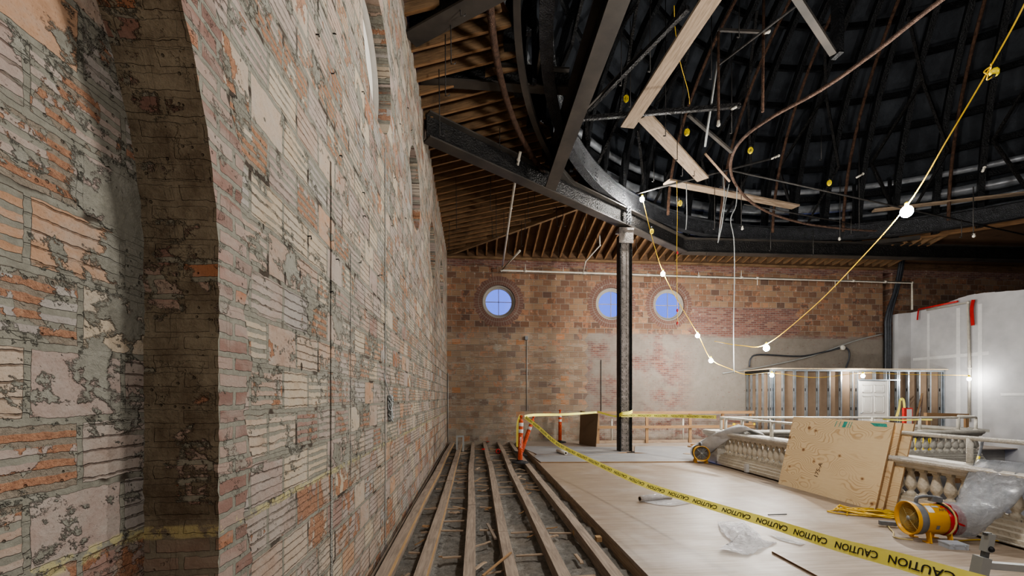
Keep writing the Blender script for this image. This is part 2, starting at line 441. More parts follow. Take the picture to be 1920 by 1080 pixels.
# plywood floor
def mk_floor(key, c1, c2, seamx=2.44, seamy=1.22, rough=.38):
    t = NT(key); co = t.coord(); x, y, z = t.xyz(co)
    f = t.noise(t.vec(t.mul(x, .55), t.mul(y, 9), 0), 3.0, 7, .68, .4)
    col = t.mix(t.step(f, .28, .72), c1, c2)
    g = t.noise(co, .8, 5, .6); col = t.mix(t.mul(t.step(g, .48, .7), .45), col, (.44, .41, .39))
    sc_ = t.step(t.noise(t.vec(t.mul(x, 3), t.mul(y, 14), 7), 2.2, 6, .75), .68, .72); col = t.mix(t.mul(sc_, .5), col, (.24, .21, .19))
    b, m = t.brick(t.vec(x, y), seamx, seamy, .0025, .5); col = t.mix(t.mul(m, .4), col, (.22, .18, .15))
    rg = t.math('MULTIPLY_ADD', t.noise(co, 2.2, 4), .3, rough-.1)
    M[key] = t.done(t.bsdf(col, rg, 0, t.bump(f, .15, .003), .35))
mk_floor('ply_floor', (.33, .265, .205), (.20, .15, .112))
mk_floor('far_floor', (.34, .285, .24), (.26, .215, .18))
mk_floor('grey_board', (.27, .27, .275), (.20, .20, .205), 30, 30, .55)
# leaning plywood sheet with knots
def mk_ply(key):
    t = NT(key); uv = t.coord('UV'); u, v, _ = t.xyz(uv)
    wob = t.noise(t.vec(u, t.mul(v, 1.8), 0), 1.9, 1.2, .5)
    band = t.math('PINGPONG', t.add(t.mul(v, 2.2), t.mul(wob, 1.9)), .05)
    line = t.mul(t.step(band, .022, .004), t.step(t.noise(t.vec(u, v, 5), 1.5, 1), .36, .5))
    col = t.mix(t.noise(t.vec(t.mul(u, 2), t.mul(v, 16), 0), 3, 5, .6), (.76, .57, .34), (.86, .71, .48))
    col = t.mix(t.mul(line, .55), col, (.47, .27, .12))
    kd = t.voro(t.vec(t.mul(u, 1.0), t.mul(v, 1.25), 3.3), 4.2)
    kn = t.rnd(t.voro(t.vec(t.mul(u, 1.0), t.mul(v, 1.25), 3.3), 4.2, 1), 1.2)
    k = t.mul(t.step(kd, .13, .095), t.step(kn, .25, .26)); k2 = t.mul(t.step(kd, .21, .11), t.step(kn, .25, .26))
    col = t.mix(t.mul(k2, .5), col, (.40, .20, .075)); col = t.mix(t.mul(k, .8), col, (.20, .085, .035))
    M[key] = t.done(t.bsdf(col, .6, 0, t.bump(line, .2, .002), .3))
mk_ply('plywood')
wood('ply_edge', (.42, .27, .15), (.28, .17, .09), 60)
wood('joist', (.33, .27, .22), (.20, .16, .13), 18, .85, .45, (.14, .12, .10))
wood('joist_cut', (.45, .30, .16), (.32, .20, .10), 18, .8, .3)
wood('scrap', (.40, .31, .225), (.24, .175, .13), 20, .85, .5)
wood('lumber', (.36, .225, .12), (.25, .15, .08), 18, .7, .15)
wood('plank', (.34, .26, .19), (.20, .15, .105), 14, .8, .35, (.13, .10, .075))
wood('rafter_edge', (.25, .14, .068), (.12, .068, .036), 14, .8, .55, (.09, .06, .04))
wood('rafter', (.23, .145, .082), (.12, .078, .046), 14, .85, .6, (.03, .02, .015))
wood('sheathing', (.17, .10, .058), (.09, .056, .035), 9, .9, .5, (.02, .015, .01))
wood('panel_brown', (.22, .155, .10), (.15, .105, .07), 4, .7, .2)
simple('steel_dark', (.014, .014, .015), .5, .35, .35, 5, (.030, .028, .027), .1)
simple('steel_col', (.21, .19, .175), .42, .3, .4, 9, (.36, .32, .295), .15)
simple('steel_flange', (.050, .046, .043), .55, .3, .3, 1.5, (.085, .073, .062), .0, det=8)
simple('steel_bright', (.050, .052, .057), .34, .6, .3, 7, (.085, .088, .095), .06)
simple('galv', (.55, .58, .62), .3, .7, .25, 4)
simple('stud', (.48, .54, .60), .35, .85, .2, 5)
simple('stud_in', (.14, .145, .16), .5, .5, .2, 5)
simple('rust', (.075, .038, .024), .7, .1, .5, 12, (.16, .088, .056), .3)
simple('rust_light', (.11, .065, .048), .7, .1, .4, 12, (.21, .13, .095), .3)
simple('dome_skin', (.024, .028, .035), .75, 0, .3, 1.6, (.044, .050, .060), .02)
simple('dome_rib', (.007, .008, .0095), .5, .2, .4, 5, (.016, .017, .019), .05)
simple('pipe_white', (.56, .52, .44), .5, 0, .12, 12, (.66, .62, .55), .05)
simple('rod', (.045, .042, .04), .6, .5, .4, 20)
simple('rod_tan', (.36, .25, .17), .7, .1, .3, 20)
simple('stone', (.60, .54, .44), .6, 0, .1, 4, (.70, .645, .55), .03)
simple('stone_shade', (.30, .285, .255), .75, 0, .1, 5, (.36, .345, .31), .03)  # stone darkened to grey, shade on the far balustrade put into the colour
simple('stone_dust', (.58, .55, .50), .7, 0, .1, 5, (.68, .65, .60), .03)
simple('rail_white', (.56, .53, .46), .4, 0, .1, 14, (.66, .63, .57), .03)
simple('drywall', (.41, .41, .425), .85, 0, .07, 1.6, (.50, .50, .51), .0, .2)
simple('mud', (.60, .60, .60), .8, 0, .06, 8, None, .0, .2)
simple('drywall_paper', (.21, .15, .105), .85, 0, .1, 1.4, (.26, .19, .135), .0, .2)
simple('shaft_wall', (.60, .58, .55), .85, 0, .06, 2, None, .1)
simple('door_white', (.70, .69, .66), .4, 0, .03, 3)
simple('orange', (.62, .085, .028), .45, 0, .18, 6, (.74, .12, .04), .1)
simple('reflect', (.62, .60, .60), .35, 0, .1, 20)
simple('rubber', (.025, .025, .027), .7, 0, .3, 10, (.055, .055, .06), .2)
simple('white_ink', (.75, .72, .70), .6, 0, .05, 20)
simple('tape', (1.0, .92, .16), .35, 0, .02, 8, (1.0, .95, .28))
simple('ink', (.025, .023, .02), .5, 0, .1, 10)
simple('teal_ink', (.06, .36, .30), .7, 0, .3, 30)
simple('pencil', (.16, .10, .06), .8, 0, .3, 30)
simple('cord_yellow', (.62, .40, .03), .45, 0, .12, 14)
simple('cage_yellow', (.70, .55, .03), .4, 0, .1, 14)
simple('cord_tan', (.50, .40, .17), .5, 0, .15, 14)
simple('fan_yellow', (.74, .38, .035), .38, 0, .05, 5, (.78, .42, .05), .0)
simple('fan_grey', (.13, .14, .155), .5, 0, .2, 9, (.19, .20, .22))
simple('fan_in', (.16, .10, .035), .7, 0, .4, 8)
simple('red_wrap', (.38, .02, .025), .25, 0, .2, 8)
simple('red_ribbon', (.42, .02, .02), .5, 0, .2, 8)
simple('black', (.012, .012, .013), .5, 0, .3, 10)
simple('conduit', (.05, .055, .065), .45, .3, .3, 10)
simple('grey_box', (.42, .46, .52), .5, 0, .12, 9)
simple('card', (.30, .20, .13), .8, 0, .15, 9)
simple('paper_roll', (.62, .60, .54), .6, 0, .08, 9)
simple('jack_steel', (.10, .105, .11), .45, .4, .1, 4)
simple('jack_arm', (.33, .345, .34), .5, .3, .05, 4)
simple('insul', (.035, .034, .036), .8, 0, .3, 6)
simple('lower_wall', (.33, .32, .31), .85, 0, .2, 1.5)
simple('lower_dark', (.045, .043, .042), .8, 0, .3, 1.5)
simple('win_frame', (.27, .25, .22), .6, 0, .08, 8)
simple('win_board', (.60, .58, .53), .7, 0, .06, 5)
simple('mortar_line', (.34, .33, .30), .9, 0, .15, 14, None, .5, .15)
simple('dust_plastic', (.50, .51, .53), .5, 0, .12, 6, (.60, .61, .63))
simple('label_white', (.66, .66, .66), .6, 0, .05, 30)
simple('sign_yellow', (.80, .60, .02), .4, 0, .05, 10)
simple('sign_red', (.58, .035, .03), .4, 0, .1, 10)
emit('bulb', (1, .965, .90), 1500); emit('bulb_mid', (1, .965, .90), 850); emit('bulb_far', (1, .965, .90), 260)
# dust and rubble between the joists
def mk_rubble():
    t = NT('rubble'); co = t.coord()
    a = t.noise(co, 16, 8, .72); b = t.noise(co, 2.1, 5, .6)
    col = t.ramp(a, [(.3, (.14, .132, .12)), (.55, (.28, .268, .245)), (.75, (.41, .395, .365))])
    col = t.mix(t.mul(t.step(b, .45, .65), .4), col, (.32, .275, .225))
    M['rubble'] = t.done(t.bsdf(col, .95, 0, t.bump(t.add(a, t.mul(t.noise(co, 60, 4), .5)), 1.0, .03), .1))
mk_rubble()
# clear poly
def mk_poly(key, tr, tint, rough=.18, scale=10):
    t = NT(key); co = t.coord()
    nm = t.bump(t.noise(co, scale, 5, .65, 1.2), 1.0, .03)
    tb = t.n('ShaderNodeBsdfTransparent'); tb.inputs[0].default_value = (.94, .95, .97, 1)
    g = t.bsdf(tint, rough, 0, nm, .6)
    mx = t.n('ShaderNodeMixShader'); fac = t.math('MULTIPLY_ADD', t.noise(co, scale*.6, 4, .6), .35, 1-tr-.17, clamp=True)
    t.put(mx.inputs[0], fac); t.t.links.new(tb.outputs[0], mx.inputs[1]); t.t.links.new(g, mx.inputs[2])
    M[key] = t.done(mx.outputs[0])
mk_poly('poly_clear', .46, (.36, .38, .41), .15); mk_poly('poly_sheet', .40, (.80, .80, .82), .12, 16)
def mk_glass():
    t = NT('glass'); tb = t.n('ShaderNodeBsdfTransparent'); tb.inputs[0].default_value = (.95, .97, 1, 1)
    g = t.n('ShaderNodeBsdfGlossy'); g.inputs['Roughness'].default_value = .03
    mx = t.n('ShaderNodeMixShader'); mx.inputs[0].default_value = .03
    t.t.links.new(tb.outputs[0], mx.inputs[1]); t.t.links.new(g.outputs[0], mx.inputs[2]); M['glass'] = t.done(mx.outputs[0])
mk_glass()
# ------------------------------------------------------------------ setting
WX, WY, EV = -.93, 14.5, 6.35
XR = -1.184
def circ(cx, cz, r, n=40): return [(cx+r*math.cos(2*math.pi*k/n), cz+r*math.sin(2*math.pi*k/n)) for k in range(n)]
def jit(a): return random.uniform(-a, a)
# left wall with the big blind arch and the round windows
arch = []
for k in range(46): arch.append((AY0-AR+jit(.003), -.4+(AZ0+.4)*k/46))
for k in range(90):
    a = math.pi-math.pi*k/90
    arch.append((AY0+(AR+jit(.005))*math.cos(a), AZ0+(AR+jit(.005))*math.sin(a)))
for k in range(91): arch.append((AY0+AR+jit(.006), AZ0-(AZ0+.4)*k/90))
mb = MB()
slotY = PX(620, 600, WX).y
slot = []
for k in range(30): slot.append((slotY-.014+jit(.004), .98+2.05*k/29))
for k in range(30): slot.append((slotY+.016+jit(.004), 3.03-2.05*k/29))
holes = [circ(y, WZ, WR+.1) for y in WINY_L]+[slot]
tess_wall([(-5, -.4)]+arch+[(WY+.4, -.4), (WY+.4, EV+.35), (-5, EV+.35)], holes, lambda a, b: (WX, a, b), mb)
for h in holes[:-1]:
    c = len(mb.v)
    for (a, b) in h: mb.v.append((WX, a, b)); mb.v.append((WX-.4, a, b))
    n = len(h)
    for k in range(n):
        k2 = (k+1) % n; mb.face((c+2*k, c+2*k2, c+2*k2+1, c+2*k+1))
h = slot; c = len(mb.v); n = len(h)
for (a, b) in h: mb.v.append((WX, a, b)); mb.v.append((WX-.06, a, b))
for k in range(n):
    k2 = (k+1) % n; mb.face((c+2*k, c+2*k2, c+2*k2+1, c+2*k+1))
mb.face([c+2*k+1 for k in range(n)])
struct('wall_left', mb, M['left_tile'])
mb = MB()
rec = [(XR, y, z) for y, z in ((-5, -.4), (WY, -.4), (WY, 4.2), (-5, 4.2))]
mb.poly([(XR, -2.2, -.4), (XR, 1.7, -.4), (XR, 1.7, 4.0), (XR, -2.2, 4.0)])
struct('wall_recess', mb, M['recess_tile'])
mb = MB(); c = len(mb.v); NS = 6
for (a, b) in arch:
    for j in range(NS+1):
        s = j/NS; mb.v.append((WX+(XR-WX)*s, a+(jit(.004) if 0 < j < NS else 0), b))
for k in range(len(arch)-1):
    for j in range(NS):
        mb.face((c+k*(NS+1)+j, c+(k+1)*(NS+1)+j, c+(k+1)*(NS+1)+j+1, c+k*(NS+1)+j+1), None, True)
struct('wall_reveal', mb, M['reveal_tile'])
# far wall
mb = MB()
sx0, sx1 = PY(1655, 600, WY).x, PY(1673, 600, WY).x
hs = [circ(x, WZ, WR+.07) for x in WINX_F]+[[(sx0, .5), (sx0, 6.1), (sx1, 6.1), (sx1, .5)]]
tess_wall([(WX-.3, -.4), (24, -.4), (24, EV-.1), (WX-.3, EV-.1)], hs, lambda a, b: (a, WY, b), mb)
for h in hs:
    c = len(mb.v); n = len(h)
    for (a, b) in h: mb.v.append((a, WY, b)); mb.v.append((a, WY+.35, b))
    for k in range(n):
        k2 = (k+1) % n; mb.face((c+2*k, c+2*k2, c+2*k2+1, c+2*k+1))
mb.poly([(a, WY+.35, b) for a, b in hs[-1]])
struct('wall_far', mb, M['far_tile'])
# windows
def round_window(idx, o, ex, inn):
    # ex: horizontal axis in the wall, inn: axis pointing out of the room
    ex = Vector(ex); inn = Vector(inn); o = Vector(o)
    mb = MB()
    mb.lathe([(WR+.08, .10), (WR+.08, .02), (WR+.05, 0), (WR+.02, 0), (WR+.01, .03), (WR-.02, .04), (WR-.02, .12), (WR+.08, .12)], o, inn, 48)
    fr = struct('window_%d' % idx, mb, M['win_frame'])
    mb = MB(); mb.lathe([(WR-.02, .05), (WR-.055, .05), (WR-.055, .10), (WR-.02, .10)], o, inn, 48)
    mb.build('sash', M['win_frame'], fr)
    m2 = MB(); m2.bar(o+inn*.07-ex*(WR-.04), o+inn*.07+ex*(WR-.04), .022, .022); m2.bar(o+inn*.07-Vector((0, 0, WR-.04)), o+inn*.07+Vector((0, 0, WR-.04)), .022, .022)
    m2.build('muntin', M['win_frame'], fr)
    m3 = MB(); n = 40; m3.poly([o+inn*(.085 if ex.x else .045)+ex*(math.cos(2*math.pi*k/n)*(WR-.03))+Vector((0, 0, math.sin(2*math.pi*k/n)*(WR-.03))) for k in range(n)])
    m3.build('pane' if ex.x else 'cover_board', M['glass'] if ex.x else M['win_board'], fr); return fr
wi = 1
for x in WINX_F: round_window(wi, (x, WY+.05, WZ), (1, 0, 0), (0, 1, 0)); wi += 1
for y in WINY_L: round_window(wi, (WX-.12, y, WZ), (0, 1, 0), (-1, 0, 0)); wi += 1
# floors
fx0 = 1.455
mb = MB(); mb.box(fx0, -4, -.03, 5.35, 13.0, 0.0); struct('floor', mb, M['ply_floor'])
mb = MB(); mb.box(fx0, 13.0, -.03, 5.35, WY, -.002); mb.box(5.35, 9.6, -.03, 12.0, WY, -.002); mb.box(12.0, 11.2, -.03, 15.9, WY, -.002); struct('floor_far', mb, M['far_floor'])
mb = MB(); mb.box(fx0+.01, -4, -.35, fx0+.05, WY, -.03); mb.box(5.3, -4, -.75, 5.95, 9.2, -.03); struct('floor_edge', mb, M['scrap'])
mb = MB()
def rub(u, v):
    x = -1.35+u*2.86; y = -.2+v*15.1
    z = -.155+.05*(noise.noise(Vector((x*2.2, y*2.2, 0)))+.6*noise.noise(Vector((x*7, y*7, 3)))+.35*noise.noise(Vector((x*19, y*19, 5))))
    return (x, y, z)
mb.grid(rub, 60, 260); struct('floor_subfloor', mb, M['rubble'])
mb = MB(); mb.box(-2, -6, -4.6, 24, 16, -4.5); struct('floor_lower', mb, M['lower_wall'])
mb = MB()
mb.poly([(5.3, -4, -.7), (5.3, 9.2, -.7), (5.3, 9.2, -4.5), (5.3, -4, -4.5)]); mb.poly([(5.3, 11.5, -.03), (16, 11.5, -.03), (16, 11.5, -4.5), (5.3, 11.5, -4.5)])
struct('wall_lower', mb, M['lower_wall'])
# white partition on the right
def zt(y): return 4.6+.2*math.exp(-((y-12.3)/.9)**2)
mb = MB(); ys = [-6]+[9+.25*k for k in range(22)]+[14.28]
for a, b in zip(ys, ys[1:]): mb.poly([(15.9, a, -4.5), (15.9, b, -4.5), (15.9, b, zt(b)+jit(.015)), (15.9, a, zt(a))])
mb.poly([(15.9, 14.28, -.4), (15.4, 14.28, -.4), (15.4, 14.28, 4.55), (15.9, 14.28, 4.6)])
mb.poly([(15.9, 14.28, 4.6), (15.4, 14.28, 4.55), (15.4, 14.5, 4.55), (16.2, 14.5, 4.6), (16.2, -6, 4.6), (15.9, -6, 4.6)])
mb.poly([(15.4, 14.28, -.4), (15.4, 14.5, -.4), (15.4, 14.5, 4.55), (15.4, 14.28, 4.55)])
struct('wall_right', mb, M['drywall'])
# taped joints
mb = MB()
for u in (1741, 1797, 1838): 
    y = PX(u, 700, 15.9).y; w = .05 if u == 1741 else .07
    mb.poly([(15.893, y-w, -1), (15.893, y+w, -1), (15.893, y+w*.8, 4.45), (15.893, y-w*.8, 4.45)])
zj = PX(1780, 668, 15.9).z
mb.poly([(15.892, 14.2, zj-.05), (15.892, 11.9, zj-.06), (15.892, 11.9, zj+.05), (15.892, 14.2, zj+.04)])
mb.poly([(15.892, 11.6, 1.55), (15.892, 9.0, 1.55), (15.892, 9.0, 1.63), (15.892, 11.6, 1.63)])
struct('trim_1', mb, M['mud'])
# hidden back and right closures
mb = MB(); mb.box(-1.6, -5.2, -4.5, 24, -5, EV+.4); struct('wall_back', mb, M['far_tile'])
mb = MB(); mb.box(22, -5, -4.5, 22.2, 16, EV+.4); struct('wall_outer', mb, M['lower_dark'])
# mortar filled chases on the left wall
for k, (u, z0, z1, w) in enumerate(((621, -.2, 1.0, .022), (722, -.2, 4.1, .022), (657, .9, 2.6, .007))):
    y = PX(u, 600, WX).y; mb = MB(); n = 40; c = 0
    for i in range(n+1):
        zz = z0+(z1-z0)*i/n; mb.v.append((WX+.004, y-w+jit(w*.35), zz)); mb.v.append((WX+.004, y+w+jit(w*.35), zz))
    for i in range(n): mb.face((2*i, 2*i+1, 2*i+3, 2*i+2))
    struct('trim_%d' % (k+2), mb, M['mortar_line'])
# base strip along the left wall
mb = MB(); mb.bar((WX+.03, 1.7, -.12), (WX+.03, WY, -.12), .02, .1); struct('baseboard_left', mb, M['joist'])
# ------------------------------------------------------------------ roof
DC = (9.7, 4.6)
def lf(y): return max(0.0, min(1.0, (y-7.0)/7.0))
def zl(x, y=14.5): return (6.60-.25*lf(y))+(.27-.14*lf(y))*(x-WX)
def skew(y): return -.07-.18*lf(y)
def zf(y): return EV-.07+.22*(WY-y)
HK = None
k = 0.0
while math.hypot(WX+3.76*k-DC[0], WY-2.55*k-DC[1]) > 9.75: k += .002
HK = (WX+3.76*k, WY-2.55*k)
a0 = math.atan2(HK[1]-DC[1], HK[0]-DC[0])
def ringp(a, r, z=0): return (DC[0]+r*math.cos(a), DC[1]+r*math.sin(a), z)
mb = MB()
arcF = [ringp(a0+(R(25)-a0)*i/60, 9.75) for i in range(61)]
outl = [(WX-.3, WY+.05), (HK[0], HK[1])]+[(p[0], p[1]) for p in arcF[1:]]+[(24, 8.0), (24, WY+.1)]
tess_wall(outl, [], lambda a, b: (a, b, zf(b)+.22), mb)
struct('ceiling_far', mb, M['sheathing'])
mb = MB(); mb.box(WX-.2, WY-.03, EV-.12, 23, WY, EV+.3); struct('trim_9', mb, M['sheathing'])
# dome shell and attic closure
mb = MB(); prof = []
def dome_r(s): return 10.3*math.cos(s)
def dome_z(s): return 7.25+8.4*math.sin(s)
for i in range(15): prof.append((max(.01, dome_r(R(90)*i/14)), dome_z(R(90)*i/14)))
mb.lathe(prof, (DC[0], DC[1], 0), (0, 0, 1), 96, caps=False); struct('ceiling_dome', mb, M['dome_skin'])
mb = MB(); x0, y0, z0, x1, y1, z1 = -1.4, -6, 6.2, 24.2, 15.2, 17
for q in ([(x0, y0, z0), (x1, y0, z0), (x1, y0, z1), (x0, y0, z1)], [(x0, y1, z0), (x1, y1, z0), (x1, y1, z1), (x0, y1, z1)], [(x0, y0, z0), (x0, y1, z0), (x0, y1, z1), (x0, y0, z1)], [(x1, y0, z0), (x1, y1, z0), (x1, y1, z1), (x1, y0, z1)], [(x0, y0, z1), (x1, y0, z1), (x1, y1, z1), (x0, y1, z1)]): mb.poly(q)
struct('ceiling_attic', mb, M['dome_skin'])
# ------------------------------------------------------------------ roof rafters
G_L = 'wooden rafters above the left brick wall'; G_F = 'wooden rafters above the far brick wall'
cut_front = R(245)
strip = []
y = .4
while y < 14.35:
    p = Vector((WX-.05, y, 0)); d = Vector((1, skew(y), 0)).normalized(); L = 0
    while L < 12:
        L += .02; q = p+d*L
        if math.hypot(q.x-DC[0], q.y-DC[1]) < 9.35: break
        if q.y > WY-.68*(q.x-WX)-.05: break
    if L > .25:
        far_end = math.hypot(q.x-DC[0], q.y-DC[1]) < 9.6
        if far_end: L += random.choice((0, 0, .12, -.1))
        a = p.copy(); a.z = zl(a.x, y)+.1; b = p+d*L; b.z = zl(b.x, y)+.1
        strip.append((a+Vector((0, 0, .105)), b+Vector((0, 0, .105))))
        t = thing('roof_rafter', 'brown wooden roof rafter running from the left brick wall towards the dome', 'rafter', (a.x, a.y, a.z), G_L)
        MB().bar(a, b, .045, .24, off=(0, .033)).build('board', M['rafter'], t)
        MB().bar(a, b, .046, .012, off=(0, -.093)).build('bottom_edge', M['rafter_edge'], t, label='underside of the rafter, painted paler orange as if lit')  # light on the underside put in as a paler orange strip
    y += .30
mb = MB()
for (a, b), (c, d) in zip(strip, strip[1:]): mb.poly([a, b, d, c], [(a.y, 0), (a.y, 3), (c.y, 3), (c.y, 0)])
struct('ceiling_left', mb, M['sheathing'])
x = -.55
while x < 15.5:
    p = Vector((x, WY+.04, 0)); d = Vector((0, -1, 0)); L = 0
    while L < 6:
        L += .02; q = p+d*L
        if math.hypot(q.x-DC[0], q.y-DC[1]) < 9.5: break
        if q.y < WY-.68*(q.x-WX)+.05: break
    if L > .3:
        a = p.copy(); a.z = zf(a.y)+.1; b = p+d*L; b.z = zf(b.y)+.1
        t = thing('roof_rafter', 'brown wooden roof rafter sloping up from the far brick wall', 'rafter', (a.x, a.y, a.z), G_F)
        MB().bar(a, b, .05, .19, off=(0, .008)).build('board', M['rafter'], t)
        MB().bar(a, b, .051, .012, off=(0, -.093)).build('bottom_edge', M['rafter_edge'], t, label='underside of the rafter, painted paler orange as if lit')  # lit underside painted on by the paler strip here too
    x += .315
t = MB(); t.bar((WX, WY, EV-.02), (HK[0], HK[1], zf(HK[1])+.05), .09, .16)
tag(t.build('hip_beam', M['rafter']), 'dark hip beam rising from the far left corner between the two sets of rafters', 'beam')
t = MB(); t.bar((WX, WY-.04, EV-.14), (15, WY-.04, EV-.14), .12, .07); tag(t.build('wall_plate', M['rafter']), 'dark timber plate lying along the top of the far brick wall', 'timber')
# ------------------------------------------------------------------ steel
def ibeam(name, p, q, w, h, label, cat='beam', web_m='steel_dark', fl_m='steel_flange', tf=.03):
    """p, q: points of the bottom flange centre line"""
    p = Vector(p); q = Vector(q)
    t = thing(name, label, cat, p)
    MB().bar(p, q, w, tf, off=(0, tf/2)).build('flange', M[fl_m], t)
    MB().bar(p, q, w, tf, off=(0, h-tf/2)).build('flange', M[fl_m], t)
    MB().bar(p, q, .025, h-2*tf, off=(0, h/2)).build('web', M[web_m], t)
    return t
zg = 6.16
gA = Vector((-.87, 7.83, zg)); gB = Vector((6.68, 13.2, zg)); gC = Vector((19, 13.05, zg))
tA = ibeam('steel_girder', gA, gB, .26, .48, 'dark steel girder from the left brick wall diagonally over the steel column')
tC = ibeam('steel_girder', gB+Vector((0, .1, 0)), gC, .26, .48, 'long black steel girder running level along the far brick wall, under the dome')
tB = ibeam('steel_beam', (1.70, 9.55, zg+.02), (1.70, -3, zg+.02), .26, .6, 'steel beam with rusty bright underside passing overhead from the diagonal girder')
tD = ibeam('steel_beam', (-.9, 7.2, 6.74), (1.6, 7.2, 6.74), .2, .34, 'short steel beam with tan underside crossing the rafters from the left brick wall')
tE = ibeam('steel_girder', (-.9, 6.05, 6.47), (1.6, 4.35, 6.47), .26, .48, 'dark steel girder at the top edge of the brick wall, nearest overhead')
# rivets on the diagonal girder
dG = (gB-gA).normalized(); nG = Vector((dG.y, -dG.x, 0)); mb = MB()
for s in (5.95, 6.03, 4.9, 8.2, 8.3, 8.4):
    for j in range(4): mb.ball(gA+dG*s+nG*.016+Vector((0, 0, .08+.1*j)), .014, 6, 4)
mb.build('rivet_group', M['steel_dark'], tA)
# column
cp = PZ(1173, 848, 0.0)
t = thing('steel_column', 'riveted dark steel column standing on the grey boards below the diagonal girder', 'column', cp)
cx, cy = cp.x, cp.y; ztop = 5.95
def crot(a, b, z): return Vector((cx+a*CS+b*SN*0+0, cy+b, z))
mb = MB(); mb.box(cx-.155, cy-.012, .02, cx+.10, cy+.012, ztop)
for s in (-.085, .03):
    zz = .1
    while zz < ztop: mb.ball((cx+s, cy-.013, zz), .020, 8, 6); zz += .105
mb.build('riveted_plate', M['steel_col'], t)
mb = MB(); mb.box(cx-.165, cy-.03, .02, cx-.145, cy+.25, ztop); mb.box(cx+.155, cy-.03, .02, cx+.175, cy+.25, ztop); mb.box(cx-.165, cy-.03, .02, cx-.13, cy-.012, ztop)
mb.box(cx+.105, cy-.035, .02, cx+.12, cy+.06, ztop); mb.box(cx+.125, cy+.03, .02, cx+.16, cy+.05, ztop)
mb.build('side_flange', M['steel_dark'], t)
mb = MB(); mb.box(cx-.155, cy+.2, .02, cx+.16, cy+.23, ztop); mb.build('rear_plate', M['steel_col'], t)
mb = MB(); mb.box(cx-.22, cy-.12, 0, cx+.24, cy+.3, .02); mb.build('base_plate', M['steel_dark'], t)
mb = MB(); mb.box(cx-.2, cy-.06, ztop-.25, cx+.2, cy-.03, ztop+.1); mb.box(cx-.2, cy-.08, ztop+.1, cx+.21, cy+.28, ztop+.16)
mb.build('cap_bracket', M['steel_col'], t)
mb = MB(); mb.box(cx-.03, cy-.16, zg, cx+.10, cy-.13, zg+.50)
for j in range(5):
    for i in (0, .07): mb.ball((cx+i, cy-.165, zg+.07+.09*j), .016, 6, 4)
mb.build('splice_plate', M['steel_bright'], t)
# ring beam of the dome
def arcpts(r, z, a, b, n): return [Vector(ringp(R(a+(b-a)*i/n), r, z)) for i in range(n+1)]
t = thing('ring_beam', 'curved riveted steel ring beam at the foot of the dome', 'beam', ringp(R(140), 8.8, 6.7))
pts = arcpts(8.8, 6.92, 12, 240, 110)
mb = MB(); mb.sweep(pts, [(-.012, -.22), (.012, -.22), (.012, .22), (-.012, .22)], sm=False); 
for a in range(60, 200, 5):
    for da in (-.25, .25):
        for j in range(5):
            mb.ball(ringp(R(a+da), 8.78, 6.75+.085*j), .013, 6, 4)
mb.build('web', M['steel_bright'], t)
MB().sweep(arcpts(8.8, 6.70, 12, 240, 110), [(-.1, -.012), (.1, -.012), (.1, .012), (-.1, .012)]).build('flange', M['steel_bright'], t)
MB().sweep(arcpts(8.8, 7.15, 12, 240, 110), [(-.1, -.012), (.1, -.012), (.1, .012), (-.1, .012)]).build('flange', M['steel_bright'], t)
t = MB(); t.sweep(arcpts(9.2, 6.66, 60, 190, 80), [(-.05, -.06), (.05, -.06), (.05, .06), (-.05, .06)])
tag(t.build('curved_angle', M['steel_flange']), 'thin curved steel angle just outside the riveted ring beam', 'steel angle')
t = MB(); t.tube(arcpts(9.55, 6.62, 132, 225, 70), .055, 8); tag(t.build('bent_pipe', M['rust']), 'long rusty brown pipe bent in an arc along the ends of the left rafters', 'pipe')
# timber kerb seen behind the ring
t = MB(); t.sweep(arcpts(9.45, 6.78, 35, 125, 60), [(-.02, -.09), (.02, -.09), (.02, .09), (-.02, .09)]); tag(t.build('curb_board', M['rafter_edge']), 'orange wooden curb board seen low behind the dome ring', 'board')
# ducts behind the ribs
def duct(label, r0, z, r, a, b, n=160):
    pts = arcpts(r0, z, a, b, n); rr = [r*(1.0 if i % 3 else .94) for i in range(n+1)]
    mb = MB(); mb.tube(pts, rr, 12); return tag(mb.build('round_duct', M['galv']), label, 'duct')
duct('lower shiny round metal duct curving behind the dome ribs', 9.85, 7.35, .20, 20, 216)
duct('upper shiny round metal duct curving behind the dome ribs', 9.80, 8.15, .16, 20, 216)
duct('third shiny metal duct, highest of those curving behind the dome ribs', 9.7, 8.75, .10, 20, 216)
duct('thin bright metal conduit trunk between the two round ducts', 9.7, 7.75, .05, 20, 216, 80)
# dome ribs
def rib_pts(a, rr, n=14, s0=0, s1=86, dz=0):
    out = []
    for i in range(n+1):
        s = R(s0+(s1-s0)*i/n); out.append(Vector((DC[0]+rr*math.cos(s)*math.cos(a), DC[1]+rr*math.cos(s)*math.sin(a), 6.75+8.6*(rr/9.7)*math.sin(s)+dz)))
    return out
G_R = 'curved black steel ribs of the dome'
for k in range(34):
    a = R(14+6.2*k); rad = Vector((math.cos(a), math.sin(a), 0)); tan = Vector((-rad.y, rad.x, 0))
    def fr(i, t, tan=tan): return tan, tan.cross(t).normalized()
    mb = MB(); mb.sweep(rib_pts(a, 9.35), [(-.075, -.09), (.075, -.09), (.075, .09), (-.075, .09)], sm=False, frames=fr)
    t = mb.build('dome_rib', M['dome_rib']); tag(t, 'black steel rib curving up the inside of the dome', 'rib', G_R)
G_P = 'level purlin hoops of the dome'
